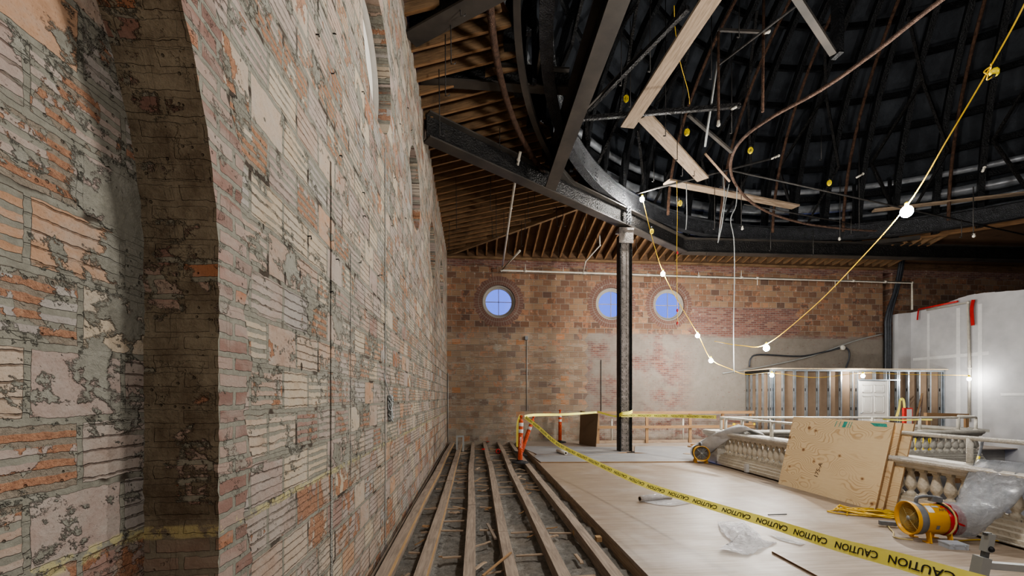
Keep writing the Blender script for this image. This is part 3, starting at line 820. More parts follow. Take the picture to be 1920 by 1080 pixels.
for k in range(11):
    s = R(7+6.0*k); rr = 10.0*math.cos(s); z = 6.5+8.85*math.sin(s)
    mb = MB(); mb.sweep(arcpts(rr, z, 10, 222, 90), [(-.04, -.085), (.04, -.085), (.04, .085), (-.04, .085)])
    tag(mb.build('dome_purlin', M['dome_rib']), 'level black purlin hoop lining the dome between its ribs', 'purlin', G_P)
G_B = 'rusty bent bars hanging inside the dome'
for a, s1 in ((41, 60), (57, 60), (75, 60), (90, 60), (103, 55), (118, 55)):
    mb = MB(); mb.tube(rib_pts(R(a), 8.55, 14, 1, s1), .045, 6)
    tag(mb.build('bent_bar', M['rust']), 'thin rusty brown bar bent up inside the dome ribs', 'bar', G_B)
G_X = 'straight cross braces between the dome ribs'
for a in (44, 62.6, 81, 99.8, 118.4, 137, 155.6):
    for (da, s0, s1) in ((6.2, 2, 17), (-6.2, 2, 17), (6.2, 17, 31), (-6.2, 17, 31), (6.2, 31, 42)):
        p = rib_pts(R(a), 9.25, 1, s0 if s0 != 17 else 17, s1)[0 if s0 != 17 else 1]; q = rib_pts(R(a+da), 9.25, 1, s0, s1)[1 if s0 != 17 else 0]
        mb = MB(); mb.bar(p, q, .07, .07)
        tag(mb.build('dome_brace', M['steel_dark']), 'straight dark steel brace between two dome ribs', 'brace', G_X)
# lattice posts standing on the ring
G_V = 'upright posts on the dome ring'
for k in range(24):
    a = R(62+6.2*k+3.1); b = ringp(a, 9.05, 6.72)
    mb = MB(); mb.bar(b, (b[0], b[1], 8.6+jit(.2)), .075, .075); tag(mb.build('ring_post', M['dome_rib']), 'short black upright post standing on the dome ring', 'post', G_V)
# inner rusty hoop
ring_px = [(1920, 415), (1820, 428), (1720, 435), (1620, 432), (1540, 424), (1500, 417), (1450, 402), (1410, 380), (1382, 350), (1370, 320), (1375, 287), (1398, 255), (1450, 218), (1540, 168), (1640, 98), (1765, 0), (1900, -85)]
pts = spline([PZ(u, v, 6.9) for u, v in ring_px], 6)
mb = MB(); mb.tube(pts, .032, 8); tag(mb.build('hoop_pipe', M['rust_light']), 'big rusty hoop of bent pipe hanging level in the dome opening', 'pipe')
# straight bars and pipes hung under the dome: (u,v) start, end, depth start, depth end, radius
def rod(name, label, cat, u0, v0, d0, u1, v1, d1, r, mat, group=None, n=6):
    mb = MB(); mb.tube([P(u0, v0, d0), P(u1, v1, d1)], r, n)
    return tag(mb.build(name, M[mat]), label, cat, group)
def flat(name, label, cat, u0, v0, d0, u1, v1, d1, w, h, mat, group=None, up=(0, 0, 1)):
    mb = MB(); mb.bar(P(u0, v0, d0), P(u1, v1, d1), w, h, up); return tag(mb.build(name, M[mat]), label, cat, group)
flat('angle_bar', 'black steel strut lying level across the end of the long plank', 'strut', 1092, 222, 8.6, 1388, 198, 8.2, .07, .08, 'steel_dark')
rod('pipe_strut', 'thin grey pipe slanting up to the right from the hanging frame', 'pipe', 1347, 122, 7.6, 1494, 10, 6.6, .02, 'rod')
flat('cross_bar', 'short grey cross bar of the hanging frame under the dome', 'bar', 1346, 56, 7.5, 1428, 60, 7.3, .04, .04, 'steel_flange')
rod('pipe_drop', 'pale grey pipe leaning down beside the hanging frame', 'pipe', 1345, 115, 7.8, 1322, 275, 8.8, .022, 'jack_arm')
rod('frame_post', 'rusty upright of the hanging frame with a sprinkler head below', 'post', 1347, 60, 7.5, 1347, 225, 7.5, .025, 'rust')
flat('angle_brace', 'grey steel angle slanting down right from the level black strut', 'brace', 1290, 214, 8.6, 1372, 285, 9.2, .06, .05, 'steel_flange')
flat('angle_bracket', 'dark riveted steel angle coming down at top right to the hoop', 'bracket', 1490, -10, 5.6, 1562, 100, 6.6, .09, .05, 'steel_flange')
flat('bracket_post', 'black upright steel post meeting the hoop at top right', 'post', 1570, -10, 6.6, 1570, 105, 6.6, .16, .08, 'dome_rib')
rod('drop_pipe', 'rusty brown pipe hanging straight down at top centre', 'pipe', 1432, -5, 7.6, 1430, 210, 7.6, .026, 'rust')
flat('diagonal_truss', 'long dark truss member slanting up right beside the wide beam', 'truss', 1095, 215, 8.6, 1290, 15, 6.2, .07, .07, 'steel_dark')
flat('diagonal_truss', 'bright edged angle slanting below the long truss member', 'truss', 1092, 212, 8.4, 1205, 95, 7.2, .04, .03, 'steel_flange')
rod('branch_pipe', 'grey branch pipe reaching right from the first string bulb to a white nozzle', 'pipe', 1192, 363, 11.3, 1452, 296, 10.6, .028, 'rod')
rod('branch_pipe', 'pale pipe slanting down from the hanging frame to the hoop', 'pipe', 1322, 288, 9.0, 1368, 340, 9.6, .022, 'rod_tan')
rod('long_pipe', 'long thin grey pipe sloping down right behind the hoop', 'pipe', 1373, 320, 10.5, 1920, 440, 12.2, .022, 'rod')
rod('long_pipe', 'thin pipe sloping behind the lower left of the hoop', 'pipe', 1395, 383, 12.2, 1600, 420, 13.0, .02, 'rod')
# timber planks laid in the steel
def plank(label, a, b, w=.29, th=.045):
    mb = MB(); mb.bar(a, b, w, th); return tag(mb.build('scaffold_plank', M['plank']), label, 'plank')
plank('long wide pale plank laid overhead from top centre, pointing at the camera', P(1176, 238, 8.8), P(1345, -20, 5.9))
plank('cracked pale plank slanting down right from the end of the long wide plank', P(1207, 218, 8.7), P(1318, 336, 11.0))
plank('long pale plank lying almost level behind the rusty hoop', P(1250, 341, 11.2), P(1492, 388, 12.8), .26)
plank('weathered plank lying level behind the biggest bright bulb', P(1637, 395, 13.6), P(1925, 362, 12.4), .2)
# hanger rods with hooked ends
G_H = 'thin hooked hanger rods below the rafters'
hang = [(862, 0, 30), (835, 65, 180), (823, 130, 255), (845, 30, 120), (843, 400, 470), (855, 330, 430), (920, 330, 395), (930, 365, 445), (937, 240, 275), (990, 360, 415), (985, 395, 440), (978, 415, 462), (1003, 360, 385), (1043, 385, 425), (1055, 390, 425), (1048, 440, 480), (1098, 400, 450), (1120, 420, 455), (922, 400, 445), (952, 400, 475), (1192, 445, 470), (1325, 465, 490), (1245, 440, 465), (1085, 440, 475), (945, 395, 440)]
for i, (u, v0, v1) in enumerate(hang):
    base = PZ(u, v0, 6.75 if v0 > 150 else 6.6)
    d = base.x*SN+base.y*CS; d = min(d, 13.6)
    a = P(u, v0, d); b = P(u+jit(2), v1, d)
    mb = MB(); mb.tube([a, b, b+Vector((.05, 0, .005)), b+Vector((.06, 0, .03))], .008, 5)
    tag(mb.build('hanger_rod', M['rod']), 'thin dark hanger rod with a hooked end hanging below the rafters', 'rod', G_H)
G_D = 'thin rods hanging inside the dome'
for (u, v0, v1, d) in [(1219, 0, 134, 7), (1165, 20, 160, 7.5), (1182, 40, 200, 8), (1248, 0, 255, 9), (1282, 90, 205, 8.5), (1334, 30, 148, 7.6), (1386, 0, 70, 7.2), (1372, 50, 250, 8.5), (1280, 235, 330, 10.5), (1270, 250, 300, 9), (1390, 290, 425, 11.5), (1226, 270, 340, 10.8), (1302, 300, 330, 10.6), (1355, 290, 350, 10.5), (1445, 410, 470, 12.2), (1525, 430, 478, 12.4), (1575, 330, 450, 11.8), (1596, 400, 440, 12), (1825, 350, 440, 10), (1803, 410, 445, 10.5), (1611, 230, 430, 12), (1540, 240, 300, 11), (1340, 320, 430, 11.5)]:
    mb = MB(); b = P(u, v1, d); mb.tube([P(u, v0, d), b], .009, 5); mb.tube([b, b+Vector((-.05, 0, 0))], .012, 5)
    tag(mb.build('drop_rod', M['rod']), 'thin dark rod hanging down inside the dome', 'rod', G_D)
G_C = 'loose grey cables hanging under the dome'
for pts in ([(1356, 325, 10.5), (1358, 370, 10.5), (1352, 410, 10.5), (1346, 455, 10.5)], [(1367, 345, 10.3), (1360, 380, 10.3), (1354, 420, 10.3), (1347, 452, 10.4)], [(1382, 350, 10), (1380, 385, 10), (1370, 412, 10), (1376, 450, 10), (1377, 520, 10.2), (1375, 620, 10.4), (1376, 700, 10.5)], [(1287, 345, 10.6), (1288, 400, 10.6), (1286, 430, 10.6)]):
    mb = MB(); mb.tube(spline([P(*q) for q in pts], 6), .011, 6)
    tag(mb.build('hanging_cable', M['jack_arm']), 'loose grey cable dangling from the dome steelwork', 'cable', G_C)
# sprinkler nozzles
def nozzle(u, v, d, du, dv, label):
    a = P(u, v, d); b = P(u+du, v+dv, d); t = thing('sprinkler_nozzle', label, 'sprinkler', a)
    MB().tube([a, a.lerp(b, .5), b], [.022, .026, .024], 8).build('elbow', M['pipe_white'], t)
    MB().ball(b, .034, 8, 6).build('cap', M['pipe_white'], t)
for (u, v, d, du, dv, l) in [(1433, 62, 7.2, 8, -3, 'small cream sprinkler elbow on the thin pipe at top centre'), (1372, 205, 8.2, 14, -8, 'cream sprinkler elbow at the right end of the level black strut'), (1446, 298, 10.6, 14, -6, 'cream sprinkler elbow at the end of the grey branch pipe'), (1606, 333, 11.5, 12, -7, 'cream sprinkler elbow left of the biggest bulb, before the dome ducts'), (1842, 322, 10, 4, -8, 'cream sprinkler elbow right of the biggest bulb'), (1574, 445, 11.8, 0, 4, 'small sprinkler head hanging below the hoop, left of the biggest bulb'), (1826, 438, 10, 0, 5, 'small sprinkler head hanging below the hoop at right'), (1347, 226, 7.5, 0, 8, 'sprinkler head at the foot of the rusty hanging post'), (1392, 424, 11.5, 0, 5, 'small sprinkler head hanging inside the hoop')]:
    nozzle(u, v, d, du, dv, l)
# white sprinkler pipes
def wpipe(label, pts, r=.032, studs=()):
    t = thing('sprinkler_pipe', label, 'pipe', pts[0])
    MB().tube(pts, r, 10).build('pipe', M['pipe_white'], t)
    for q in studs:
        MB().tube([Vector(q)-Vector((.05, 0, 0)), Vector(q)+Vector((.05, 0, 0))], r*1.35, 10).build('coupling', M['pipe_white'], t)
    for q in pts[1:-1]: MB().ball(q, r*1.4, 8, 6).build('elbow', M['pipe_white'], t)
    return t
yp = 14.15
p0 = PY(940, 507, yp); p1 = PY(1710, 530, yp); p2 = PY(1710, 581, yp)
cps = [PY(u, 507+(u-940)/770*23, yp) for u in (985, 1095, 1215, 1310, 1390, 1420, 1600, 1660)]
t = wpipe('long white sprinkler pipe running level across the far brick wall', [PY(975, 470, 13.2), p0, p1, p2], .034, cps)
for u, up_ in ((985, 1), (1056, .6), (1390, 1), (1420, -1), (1590, 1), (1566, -1), (1310, .6)):
    q = PY(u, 507+(u-940)/770*23, yp); MB().tube([q, q+Vector((0, 0, .25*up_))], .012, 6).build('stub', M['pipe_white'], t)
wpipe('white sprinkler riser slanting up from the level pipe to the rafters near the girder', [PY(942, 500, 14.1), PZ(958, 390, 6.35), PZ(972, 300, 6.5), PZ(976, 284, 6.62)], .03)
wpipe('white sprinkler pipe ending in a brown nipple, overhead at top centre', [PZ(1006, 150, 7.0), PZ(1031, -5, 7.0)], .03)
wpipe('thin white branch pipe slanting from the level pipe up to the far rafters', [PY(1094, 508, 14.1), PY(1098, 490, 13.7), PY(1125, 460, 13.0), PY(1124, 440, 12.9)], .022)
# pipes on the white partition
X2 = 15.82
wpipe('white pipe bent along and down the white partition wall', [PX(1738, 581, X2), PX(1815, 567, X2), PX(1818, 690, X2), PX(1817, 790, X2)], .035)
mb = MB(); mb.tube([PX(1722, 580, X2), PX(1796, 565, X2)], .03, 8); tag(mb.build('red_pipe', M['sign_red']), 'red pipe running along the top of the white partition wall', 'pipe')
for (pp, l) in (([(1825, 562), (1822, 580), (1824, 610)], 'red cloth strip hanging beside the white pipe on the partition wall'), ([(1722, 582), (1721, 590), (1720, 600)], 'short red strip hanging at the left end of the red pipe')):
    ps = spline([PX(u, v, X2-.03) for u, v in pp], 6); mb = MB(); w = .05 if 'cloth' in l else .025
    mb.sweep(ps, [(-.004, -w), (.004, -w), (.004, w), (-.004, w)], up=(0, 1, 0)); tag(mb.build('red_strip', M['red_ribbon']), l, 'strip')
MB  # conduits in the wall slot
for k, (u0, u1, r) in enumerate(((1661, 1692, .05), (1665, 1689, .045), (1669, 1695, .04))):
    mb = MB(); mb.tube(spline([PY(u0, 820, WY-.06), PY(u0, 640, WY-.08), PY(u0+2, 590, WY-.1), PY(u1-8, 530, WY-.15), PY(u1, 485, WY-.2)], 5), r, 8)
    tag(mb.build('conduit_pipe', M['conduit']), ('leftmost', 'middle', 'rightmost')[k]+' of three dark conduits rising in the slot of the far brick wall', 'conduit')
mb = MB(); mb.tube(spline([PY(1355, 700, WY-.05), PY(1430, 688, WY-.05), PY(1520, 668, WY-.05), PY(1600, 640, WY-.05), PY(1655, 626, WY-.05)], 5), .022, 6); tag(mb.build('conduit_pipe', M['jack_arm']), 'long grey conduit slanting up across the far plaster wall to the slot', 'conduit')
mb = MB(); mb.tube(spline([PY(1405, 688, WY-.06), PY(1408, 672, WY-.06), PY(1425, 665, WY-.06), PY(1500, 668, WY-.06), PY(1545, 660, WY-.06), PY(1580, 652, WY-.06), PY(1591, 657, WY-.06), PY(1592, 672, WY-.06), PY(1586, 690, WY-.06)], 5), .028, 6); tag(mb.build('black_cable', M['conduit']), 'thick black cable looping over the far plaster wall above the stud room', 'cable')
mb = MB(); mb.lathe([(.001, -.05), (.09, -.05), (.09, .03), (.06, .05), (.001, .05)], PY(1580, 652, WY-.08), (0, -1, 0), 14); tag(mb.build('cable_box', M['rail_white']), 'round pale junction box on the black cable loop', 'junction box')
# ------------------------------------------------------------------ floor joists
JX = [-.766, -.457, -.058, .34, .775, 1.20]
jl = ['nearest the left brick wall, first of six', 'second of six from the brick wall', 'third of six from the brick wall', 'fourth from the brick wall, left of the front post', 'fifth from the brick wall, under the front post base', 'sixth and last, beside the plywood floor edge']
for k, x0 in enumerate(JX):
    t = thing('floor_joist', 'long bare grey floor joist, '+jl[k], 'joist', (x0, 6, 0)); segs = [.3, 2.6+jit(.8), 5.5+jit(1), 8.6+jit(1), 11.3+jit(.8), 14.45]
    off = [jit(.03) for _ in segs]
    for i in range(5):
        a = Vector((x0+off[i], segs[i], -.06+jit(.004))); b = Vector((x0+off[i+1], segs[i+1]-.004, -.06+jit(.004)))
        MB().bar(a, b, .105, .12).build('joist_length', M['joist'], t)
    if k < 2:
        for i in range(5):
            MB().bar((x0+off[i]+.055, segs[i], -.03), (x0+off[i+1]+.055, segs[i+1], -.03), .004, .05).build('fresh_edge', M['joist_cut'], t, label='fresh yellowish split edge of the joist')
# crosswise laths and broken scraps between the joists
G_LA = 'crosswise laths between the floor joists'; G_S = 'broken wood scraps between the floor joists'
edges = [WX]+JX+[1.45]
for y in [1.9+.62*i+0*i for i in range(20)]:
    for a, b in zip(JX, JX[1:]):
        if random.random() < .72:
            yy = y+jit(.12); mb = MB(); s = random.uniform(.0, .12)
            mb.bar((a+.05+s*random.random(), yy+jit(.02), -.088+jit(.008)), (b-.05-s*random.random(), yy+jit(.02), -.088+jit(.008)), .035, .012)
            tag(mb.build('cross_lath', M['scrap']), 'thin wooden lath lying crosswise in the dust between two floor joists', 'lath', G_LA)
protos = []
for k in range(7):
    mb = MB(); L = (.14, .2, .28, .34, .10, .24, .07)[k]; w = (.012, .025, .018, .010, .05, .04, .06)[k]
    n = 5; pts = [(-L/2+L*i/n, jit(.006), jit(.003)) for i in range(n+1)]
    def tap(i, tt, n=n): return Vector((0, 1, 0)), Vector((0, 0, 1))
    mb.sweep(pts, [(-w/2, -.005), (w/2, -.006), (w/2*.8, .006), (-w/2*.7, .005)], frames=tap)
    o = mb.build('wood_scrap', M['scrap'] if k % 3 else M['lumber']); tag(o, 'broken splinter of wood lying in the dust between floor joists', 'scrap', G_S); protos.append(o)
used = set()
for i in range(170):
    y = 1.7+12.3*random.random()**1.35; 
    j = random.randrange(len(edges)-1); lo, hi = edges[j]+.07, edges[j+1]-.08
    if hi-lo < .12: continue
    kk = random.randrange(7)
    o = protos[kk] if kk not in used else protos[kk].copy()
    if kk in used: COL.objects.link(o)
    used.add(kk)
    o.location = (random.uniform(lo+.04, hi-.04), y, -.088+jit(.014)); o.rotation_euler = (jit(.15), jit(.12), jit(.5)+random.choice((0, 0, 1.57, .8, -.6)))
# long loose sticks
def stick(label, a, b, w=.03, h=.012, mat='scrap'):
    mb = MB(); mb.bar(a, b, w, h); return tag(mb.build('loose_stick', M[mat]), label, 'stick')
stick('long pale split stick lying across the fourth joist at the bottom of the photo', PZ(905, 1080, .01), PZ(958, 1036, .015), .02, .012, 'lumber')
stick('dark stick slanting between third and fourth joists', PZ(914, 982, -.07), PZ(929, 1010, -.05), .03, .02, 'joist')
# blocks
G_K = 'small wood blocks beside the sixth joist'
for (u, v) in ((1080, 993), (1122, 1004)):
    p = PZ(u, v, -.04); mb = MB(); mb.box(p.x-.03, p.y-.04, p.z-.06, p.x+.03, p.y+.04, p.z-.01)
    tag(mb.build('wood_block', M['joist_cut']), 'small yellowish wood block by the sixth joist', 'block', G_K)
# ------------------------------------------------------------------ grey boards on the floor
def board(label, pts, z=.004, th=.02, mat='grey_board', edge='ply_edge'):
    mb = MB(); b = [Vector((p[0], p[1], z)) for p in pts]; t_ = [p+Vector((0, 0, th)) for p in b]
    mb.poly(list(reversed(b))); mb.poly(t_); n = len(b); mb.cur = 1
    for i in range(n):
        j = (i+1) % n; mb.poly([b[i], b[j], t_[j], t_[i]], [(0, 0), (1, 0), (1, .02), (0, .02)])
    return tag(mb.build('floor_board', [M[mat], M[edge]]), label, 'board')
def fz(u, v): q = PZ(u, v, 0); return (q.x, q.y)
board('grey floor sheet nearest the camera of the grey boards, its edge lifting over the plywood', [fz(1001, 858), fz(1014, 868), fz(1300, 867), fz(1300, 850), (4.3, 10.9), fz(1010, 850)])
board('grey floor sheet under the rolled paper, behind the nearest grey sheet', [fz(985, 844), fz(1008, 854), (2.9, 10.55), fz(1185, 848), fz(1180, 840), fz(985, 838)], .006, .022)
board('grey floor sheet around the foot of the steel column', [fz(1190, 850), (5.2, 10.6), fz(1330, 852), fz(1310, 838), fz(1190, 838)], .003)
board('tan plywood strip overhanging the joists behind the front orange post', [fz(988, 846), fz(1001, 858), fz(1008, 858), fz(994, 845)], .003, .012, 'ply_floor')
board('dark board with a ragged edge lying near the bottom right of the plywood floor', [fz(1447, 1037), (PZ(1535, 1085, 0).x, PZ(1535, 1085, 0).y), (5.2, 2.1), (5.2, 3.05)], .003, .016, 'ply_floor', 'rafter')
mb = MB(); mb.bar(PZ(1440, 965, .012), PZ(1475, 964, .012), .012, .01); tag(mb.build('wood_sliver', M['black']), 'thin dark sliver lying on the plywood floor before the plywood stack', 'sliver')
mb = MB(); mb.bar(PZ(1283, 850, .03), PZ(1318, 853, .03), .2, .01); tag(mb.build('loose_board', M['scrap']), 'small dark board lying on the floor left of the far fan', 'board')
# ------------------------------------------------------------------ orange posts
def delineator(label, loc, tilt=(0, 0), text=None, cat='traffic post'):
    t = thing('traffic_post', label, cat, (0, 0, 0))
    MB().lathe([(.055, .03), (.054, .5), (.052, .93), (.050, .96), (.035, .985), (.022, .99), (.020, 1.03), (.036, 1.045), (.037, 1.075), (.026, 1.09), (.001, 1.092)], (0, 0, 0), (0, 0, 1), 20).build('post', M['orange'], t)
    for z0, z1 in ((.69, .77), (.84, .92)):
        MB().lathe([(.0545, z0), (.0555, z0+.002), (.0552, z1-.002), (.0535, z1)], (0, 0, 0), (0, 0, 1), 20).build('reflective_band', M['reflect'], t)
    MB().lathe([(.205, 0), (.205, .02), (.19, .035), (.07, .05), (.06, .075), (.056, .075)], (0, 0, 0), (0, 0, 1), 8, False, R(22.5)).build('base', M['rubber'], t)
    if text:
        def fn(x, y):
            a = -math.pi/2-.1+y/.056; return (.0572*math.cos(a), .0572*math.sin(a), .47-x)
        text_on(text, .062, fn).build('lettering', M['white_ink'], t)
    t.location = loc; t.rotation_euler = (tilt[0], tilt[1], 0); return t
dl = PZ(975, 868, 0.0)
delineator('front orange traffic post with white lettering standing on the floor joists', dl, (0, R(1.5)), 'MANCINI')
d2 = PZ(976, 851, .0)
delineator('orange traffic post tilted to the right just behind the lettered one', d2+Vector((.0, 0, -.01)), (R(-3), R(20)))
d3 = PZ(1049, 829, .0)
delineator('orange traffic post standing alone at the far brick wall', (d3.x, min(d3.y, 14.0), .0))
# ------------------------------------------------------------------ caution tape
def ribbon(name, label, pts, w, wdir, text=None, tsize=.05, gap=.40, flip=False, n=10, cat='tape', tx=1.0):
    c = spline(pts, n); acc = [0]
    for a, b in zip(c, c[1:]): acc.append(acc[-1]+(b-a).length)
    def fr(i):
        tt = (c[min(i+1, len(c)-1)]-c[max(i-1, 0)]).normalized(); wd = Vector(wdir(acc[i]/acc[-1]))
        wd = (wd-tt*wd.dot(tt)).normalized(); return wd, tt.cross(wd)
    mb = MB()
    for i in range(len(c)):
        wd, nn = fr(i); mb.v.append(tuple(c[i]+wd*w/2)); mb.v.append(tuple(c[i]-wd*w/2))
    for i in range(len(c)-1): mb.face((2*i, 2*i+2, 2*i+3, 2*i+1), None, True)
    o = tag(mb.build(name, M['tape']), label, cat)
    if text:
        vs, fs = text_geo(text, tsize); tw = max(v.x for v in vs)*2*tx
        def at(s):
            s = max(0, min(acc[-1]-1e-6, s)); i = 0
            while i < len(acc)-2 and acc[i+1] < s: i += 1
            f = (s-acc[i])/(acc[i+1]-acc[i]); wd0, n0 = fr(i); wd1, n1 = fr(i+1)
            return c[i].lerp(c[i+1], f), wd0.lerp(wd1, f), n0.lerp(n1, f)
        s = tw*.6
        while s < acc[-1]-tw*.5:
            for side in (1, -1):
                mb = MB()
                for v in vs:
                    x, y = (v.x*tx, v.y)
                    if flip: x, y = -x, -y
                    p, wd, nn = at(s+x)
                    mb.v.append(tuple(p+wd*y+nn*(.0018*side)))
                for f in fs: mb.face(f)
                mb.build('printed_word', M['ink'], o)
            s += tw+gap*tw
    return o
near_pts = [P(u, v, d) for u, v, d in ((985, 782, 9.6), (1010, 802, 8.9), (1045, 832, 7.9), (1100, 860, 6.8), (1200, 905, 5.2), (1310, 941, 4.1), (1440, 980, 3.2), (1560, 1018, 2.5), (1680, 1050, 2.0), (1790, 1082, 1.7), (1990, 1140, 1.35))]
ribbon('caution_tape', 'yellow caution tape sagging from the orange posts across the plywood floor to lower right', near_pts, .075, lambda f: (.35, .55, .62), 'CAUTION', .052, .22, True, tx=1.55)
pa = P(984, 781, 9.7); pb = P(1004, 778, 10.0); pc = P(1119, 773, 12.6)
ribbon('caution_tape', 'yellow caution tape running level from the orange posts to the brown panel', [pa, pb, P(1060, 777, 11.4), pc], .06, lambda f: (0, .2, 1), None)
ribbon('caution_tape', 'thin caution tape strung under the far handrail near the red and white box', [P(1655, 786, 9.95), P(1690, 788, 9.9), P(1720, 787, 9.9), P(1748, 787, 9.85)], .03, lambda f: (0, 0, 1), None)
gx = [P(1121, 772, 12.7), P(1145, 779, 12.1), P(1166, 782, 11.75)]
ribbon('caution_tape', 'short twisted caution tape from the brown panel to the steel column', gx, .05, lambda f: (0, .3, 1), None)
ribbon('caution_tape', 'caution tape printed upside down from the steel column right to the balustrade rail', [P(1164, 779, 11.45), P(1200, 779, 11.35), P(1270, 780, 10.9), P(1343, 782, 10.0)], .085, lambda f: (0, 0, 1), 'CAUTION', .058, .3, True, tx=1.25)
ribbon('caution_tape', 'caution tape wrapped round the steel column', [P(1161, 779, 11.6), P(1166, 776, 11.42), P(1180, 774, 11.42), P(1186, 771, 11.6)], .09, lambda f: (0, 0, 1), None)
ribbon('caution_tape', 'loose end of caution tape hanging behind the lettered orange post', [P(976, 778, 9.85), P(971, 792, 9.85), P(970, 812, 9.85), P(970, 838, 9.85)], .05, lambda f: (1, 0, 0), None)
# ------------------------------------------------------------------ balustrades
def baluster_mb(h=.38, r=.062):
    mb = MB()
    mb.box(-.062, -.062, 0, .062, .062, .03)
    mb.lathe([(.052, .03), (.055, .045), (.04, .06), (.03, .075), (.04, .095), (.058, .125), (r, .155), (.058, .19), (.045, .24), (.034, .29), (.031, .315), (.042, .325), (.042, .338), (.034, .345)], (0, 0, 0), (0, 0, 1), 14)
    mb.box(-.055, -.055, .345, .055, .055, .38); return mb
def balustrade(name, label, path, spacing, mats, base_out=.2, z0=0.0, fascia=0.0, skip=lambda s: False):
    t = thing(name, label, 'balustrade', path[0])
    o = base_out
    prof = [(-o, 0-fascia), (o, 0-fascia), (o, .055), (o-.035, .06), (o-.035, .11), (o-.05, .125), (o-.05, .16), (o-.085, .175), (o-.085, .215), (-(o-.085), .215), (-(o-.085), .175), (-(o-.05), .16), (-(o-.05), .125), (-(o-.035), .11), (-(o-.035), .06), (-o, .055)]
    MB().sweep(path, prof).build('plinth', M[mats[0]], t)
    cz = .595
    prof = [(-.10, cz), (.10, cz), (.115, cz+.025), (.115, cz+.04), (.15, cz+.06), (.165, cz+.085), (.165, cz+.11), (.14, cz+.135), (-.14, cz+.135), (-.165, cz+.11), (-.165, cz+.085), (-.15, cz+.06), (-.115, cz+.04), (-.115, cz+.025)]
    MB().sweep(path, prof).build('cap_rail', M[mats[1]], t)
    acc = [0]
    for a, b in zip(path, path[1:]): acc.append(acc[-1]+(Vector(b)-Vector(a)).length)
    s = spacing*.6; proto = None; k = 0
    while s < acc[-1]-.05 and k < 95:
        i = 0
        while acc[i+1] < s: i += 1
        f = (s-acc[i])/(acc[i+1]-acc[i]); p = Vector(path[i]).lerp(Vector(path[i+1]), f); d = Vector(path[i+1])-Vector(path[i])
        if proto is None:
            proto = baluster_mb().build('baluster', M[mats[2]]); b = proto
        else:
            b = proto.copy(); COL.objects.link(b)
        b.parent = t; b.matrix_parent_inverse = Matrix.Translation(-world_loc(t)); b.location = (p.x, p.y, .215); b.rotation_euler = (0, 0, math.atan2(d.y, d.x))
        s += spacing; k += 1
    return t
BX = 5.66
near_path = [(BX, 2.2, 0), (BX, 9.25, 0)]
balustrade('stone_balustrade', 'dusty cream stone balustrade along the right edge of the plywood floor, nearest the camera', near_path, .155, ('stone', 'stone_dust', 'stone'))
far_path = [(BX+.15, 9.50, 0), (8.0, 9.3, 0), (10.2, 9.05, 0), (11.2, 8.98, 0), (11.8, 9.1, 0), (12.15, 9.4, 0), (12.35, 9.9, 0), (12.4, 10.6, 0), (12.4, 11.4, 0)]
balustrade('stone_balustrade', 'stone balustrade across the opening, its shade painted in grey, bowed at its right end', far_path, .175, ('stone_shade', 'stone_shade', 'stone_shade'), .17, fascia=.04)
mb = MB(); mb.box(BX-.2, 9.22, 0, BX+.25, 9.72, .2); mb.box(BX-.16, 9.26, .2, BX+.2, 9.68, .595); mb.sweep([(BX+.02, 9.2, 0), (BX+.02, 9.74, 0)], [(-.2, .6), (.2, .6), (.26, .68), (.26, .735), (-.26, .735), (-.26, .68)])
tag(mb.build('corner_pier', M['stone_dust']), 'square cream stone corner pier where the two balustrades meet', 'pier')
# pipe handrails
def handrail(label, path, posts, r=.026, z=1.03, mat='rail_white'):
    t = thing('pipe_handrail', label, 'handrail', path[0])
    MB().tube([(p[0], p[1], z) for p in path], r, 10).build('rail', M[mat], t)
    for p in posts: 
        MB().tube([(p[0], p[1], .73), (p[0], p[1], z)], r*1.2, 10).build('post', M[mat], t)
        MB().lathe([(.05, .73), (.05, .738), (.03, .745)], (p[0], p[1], 0), (0, 0, 1), 10).build('base_flange', M[mat], t)
handrail('white pipe handrail above the near stone balustrade', [(BX, 2.0), (BX, 9.35)], [(BX, y) for y in (9.2, 8.6, 7.7, 6.1, 4.42, 2.85)])
fr_path = [(BX, 9.42)]+[(p[0], p[1]) for p in far_path[1:7]]
handrail('pipe handrail above the far bowed stone balustrade', fr_path, [(BX+.05, 9.46), (6.9, 9.4), (9.2, 9.16), (10.3, 9.05), (11.2, 8.98), (11.85, 9.13), (12.3, 9.85)])
# white plastic chip clamp on the plinth
p = PZ(1380, 880, .06); mb = MB(); mb.box(5.40, p.y-.035, .0, 5.46, p.y+.035, .16); tag(mb.build('white_block', M['label_white']), 'small white block standing against the near balustrade plinth', 'block')
mb = MB(); mb.tube([(5.42, 2.3, .015), (5.42, 5.2, .015)], .012, 6); tag(mb.build('floor_pipe', M['pipe_white']), 'thin pale pipe lying along the foot of the near balustrade', 'pipe')
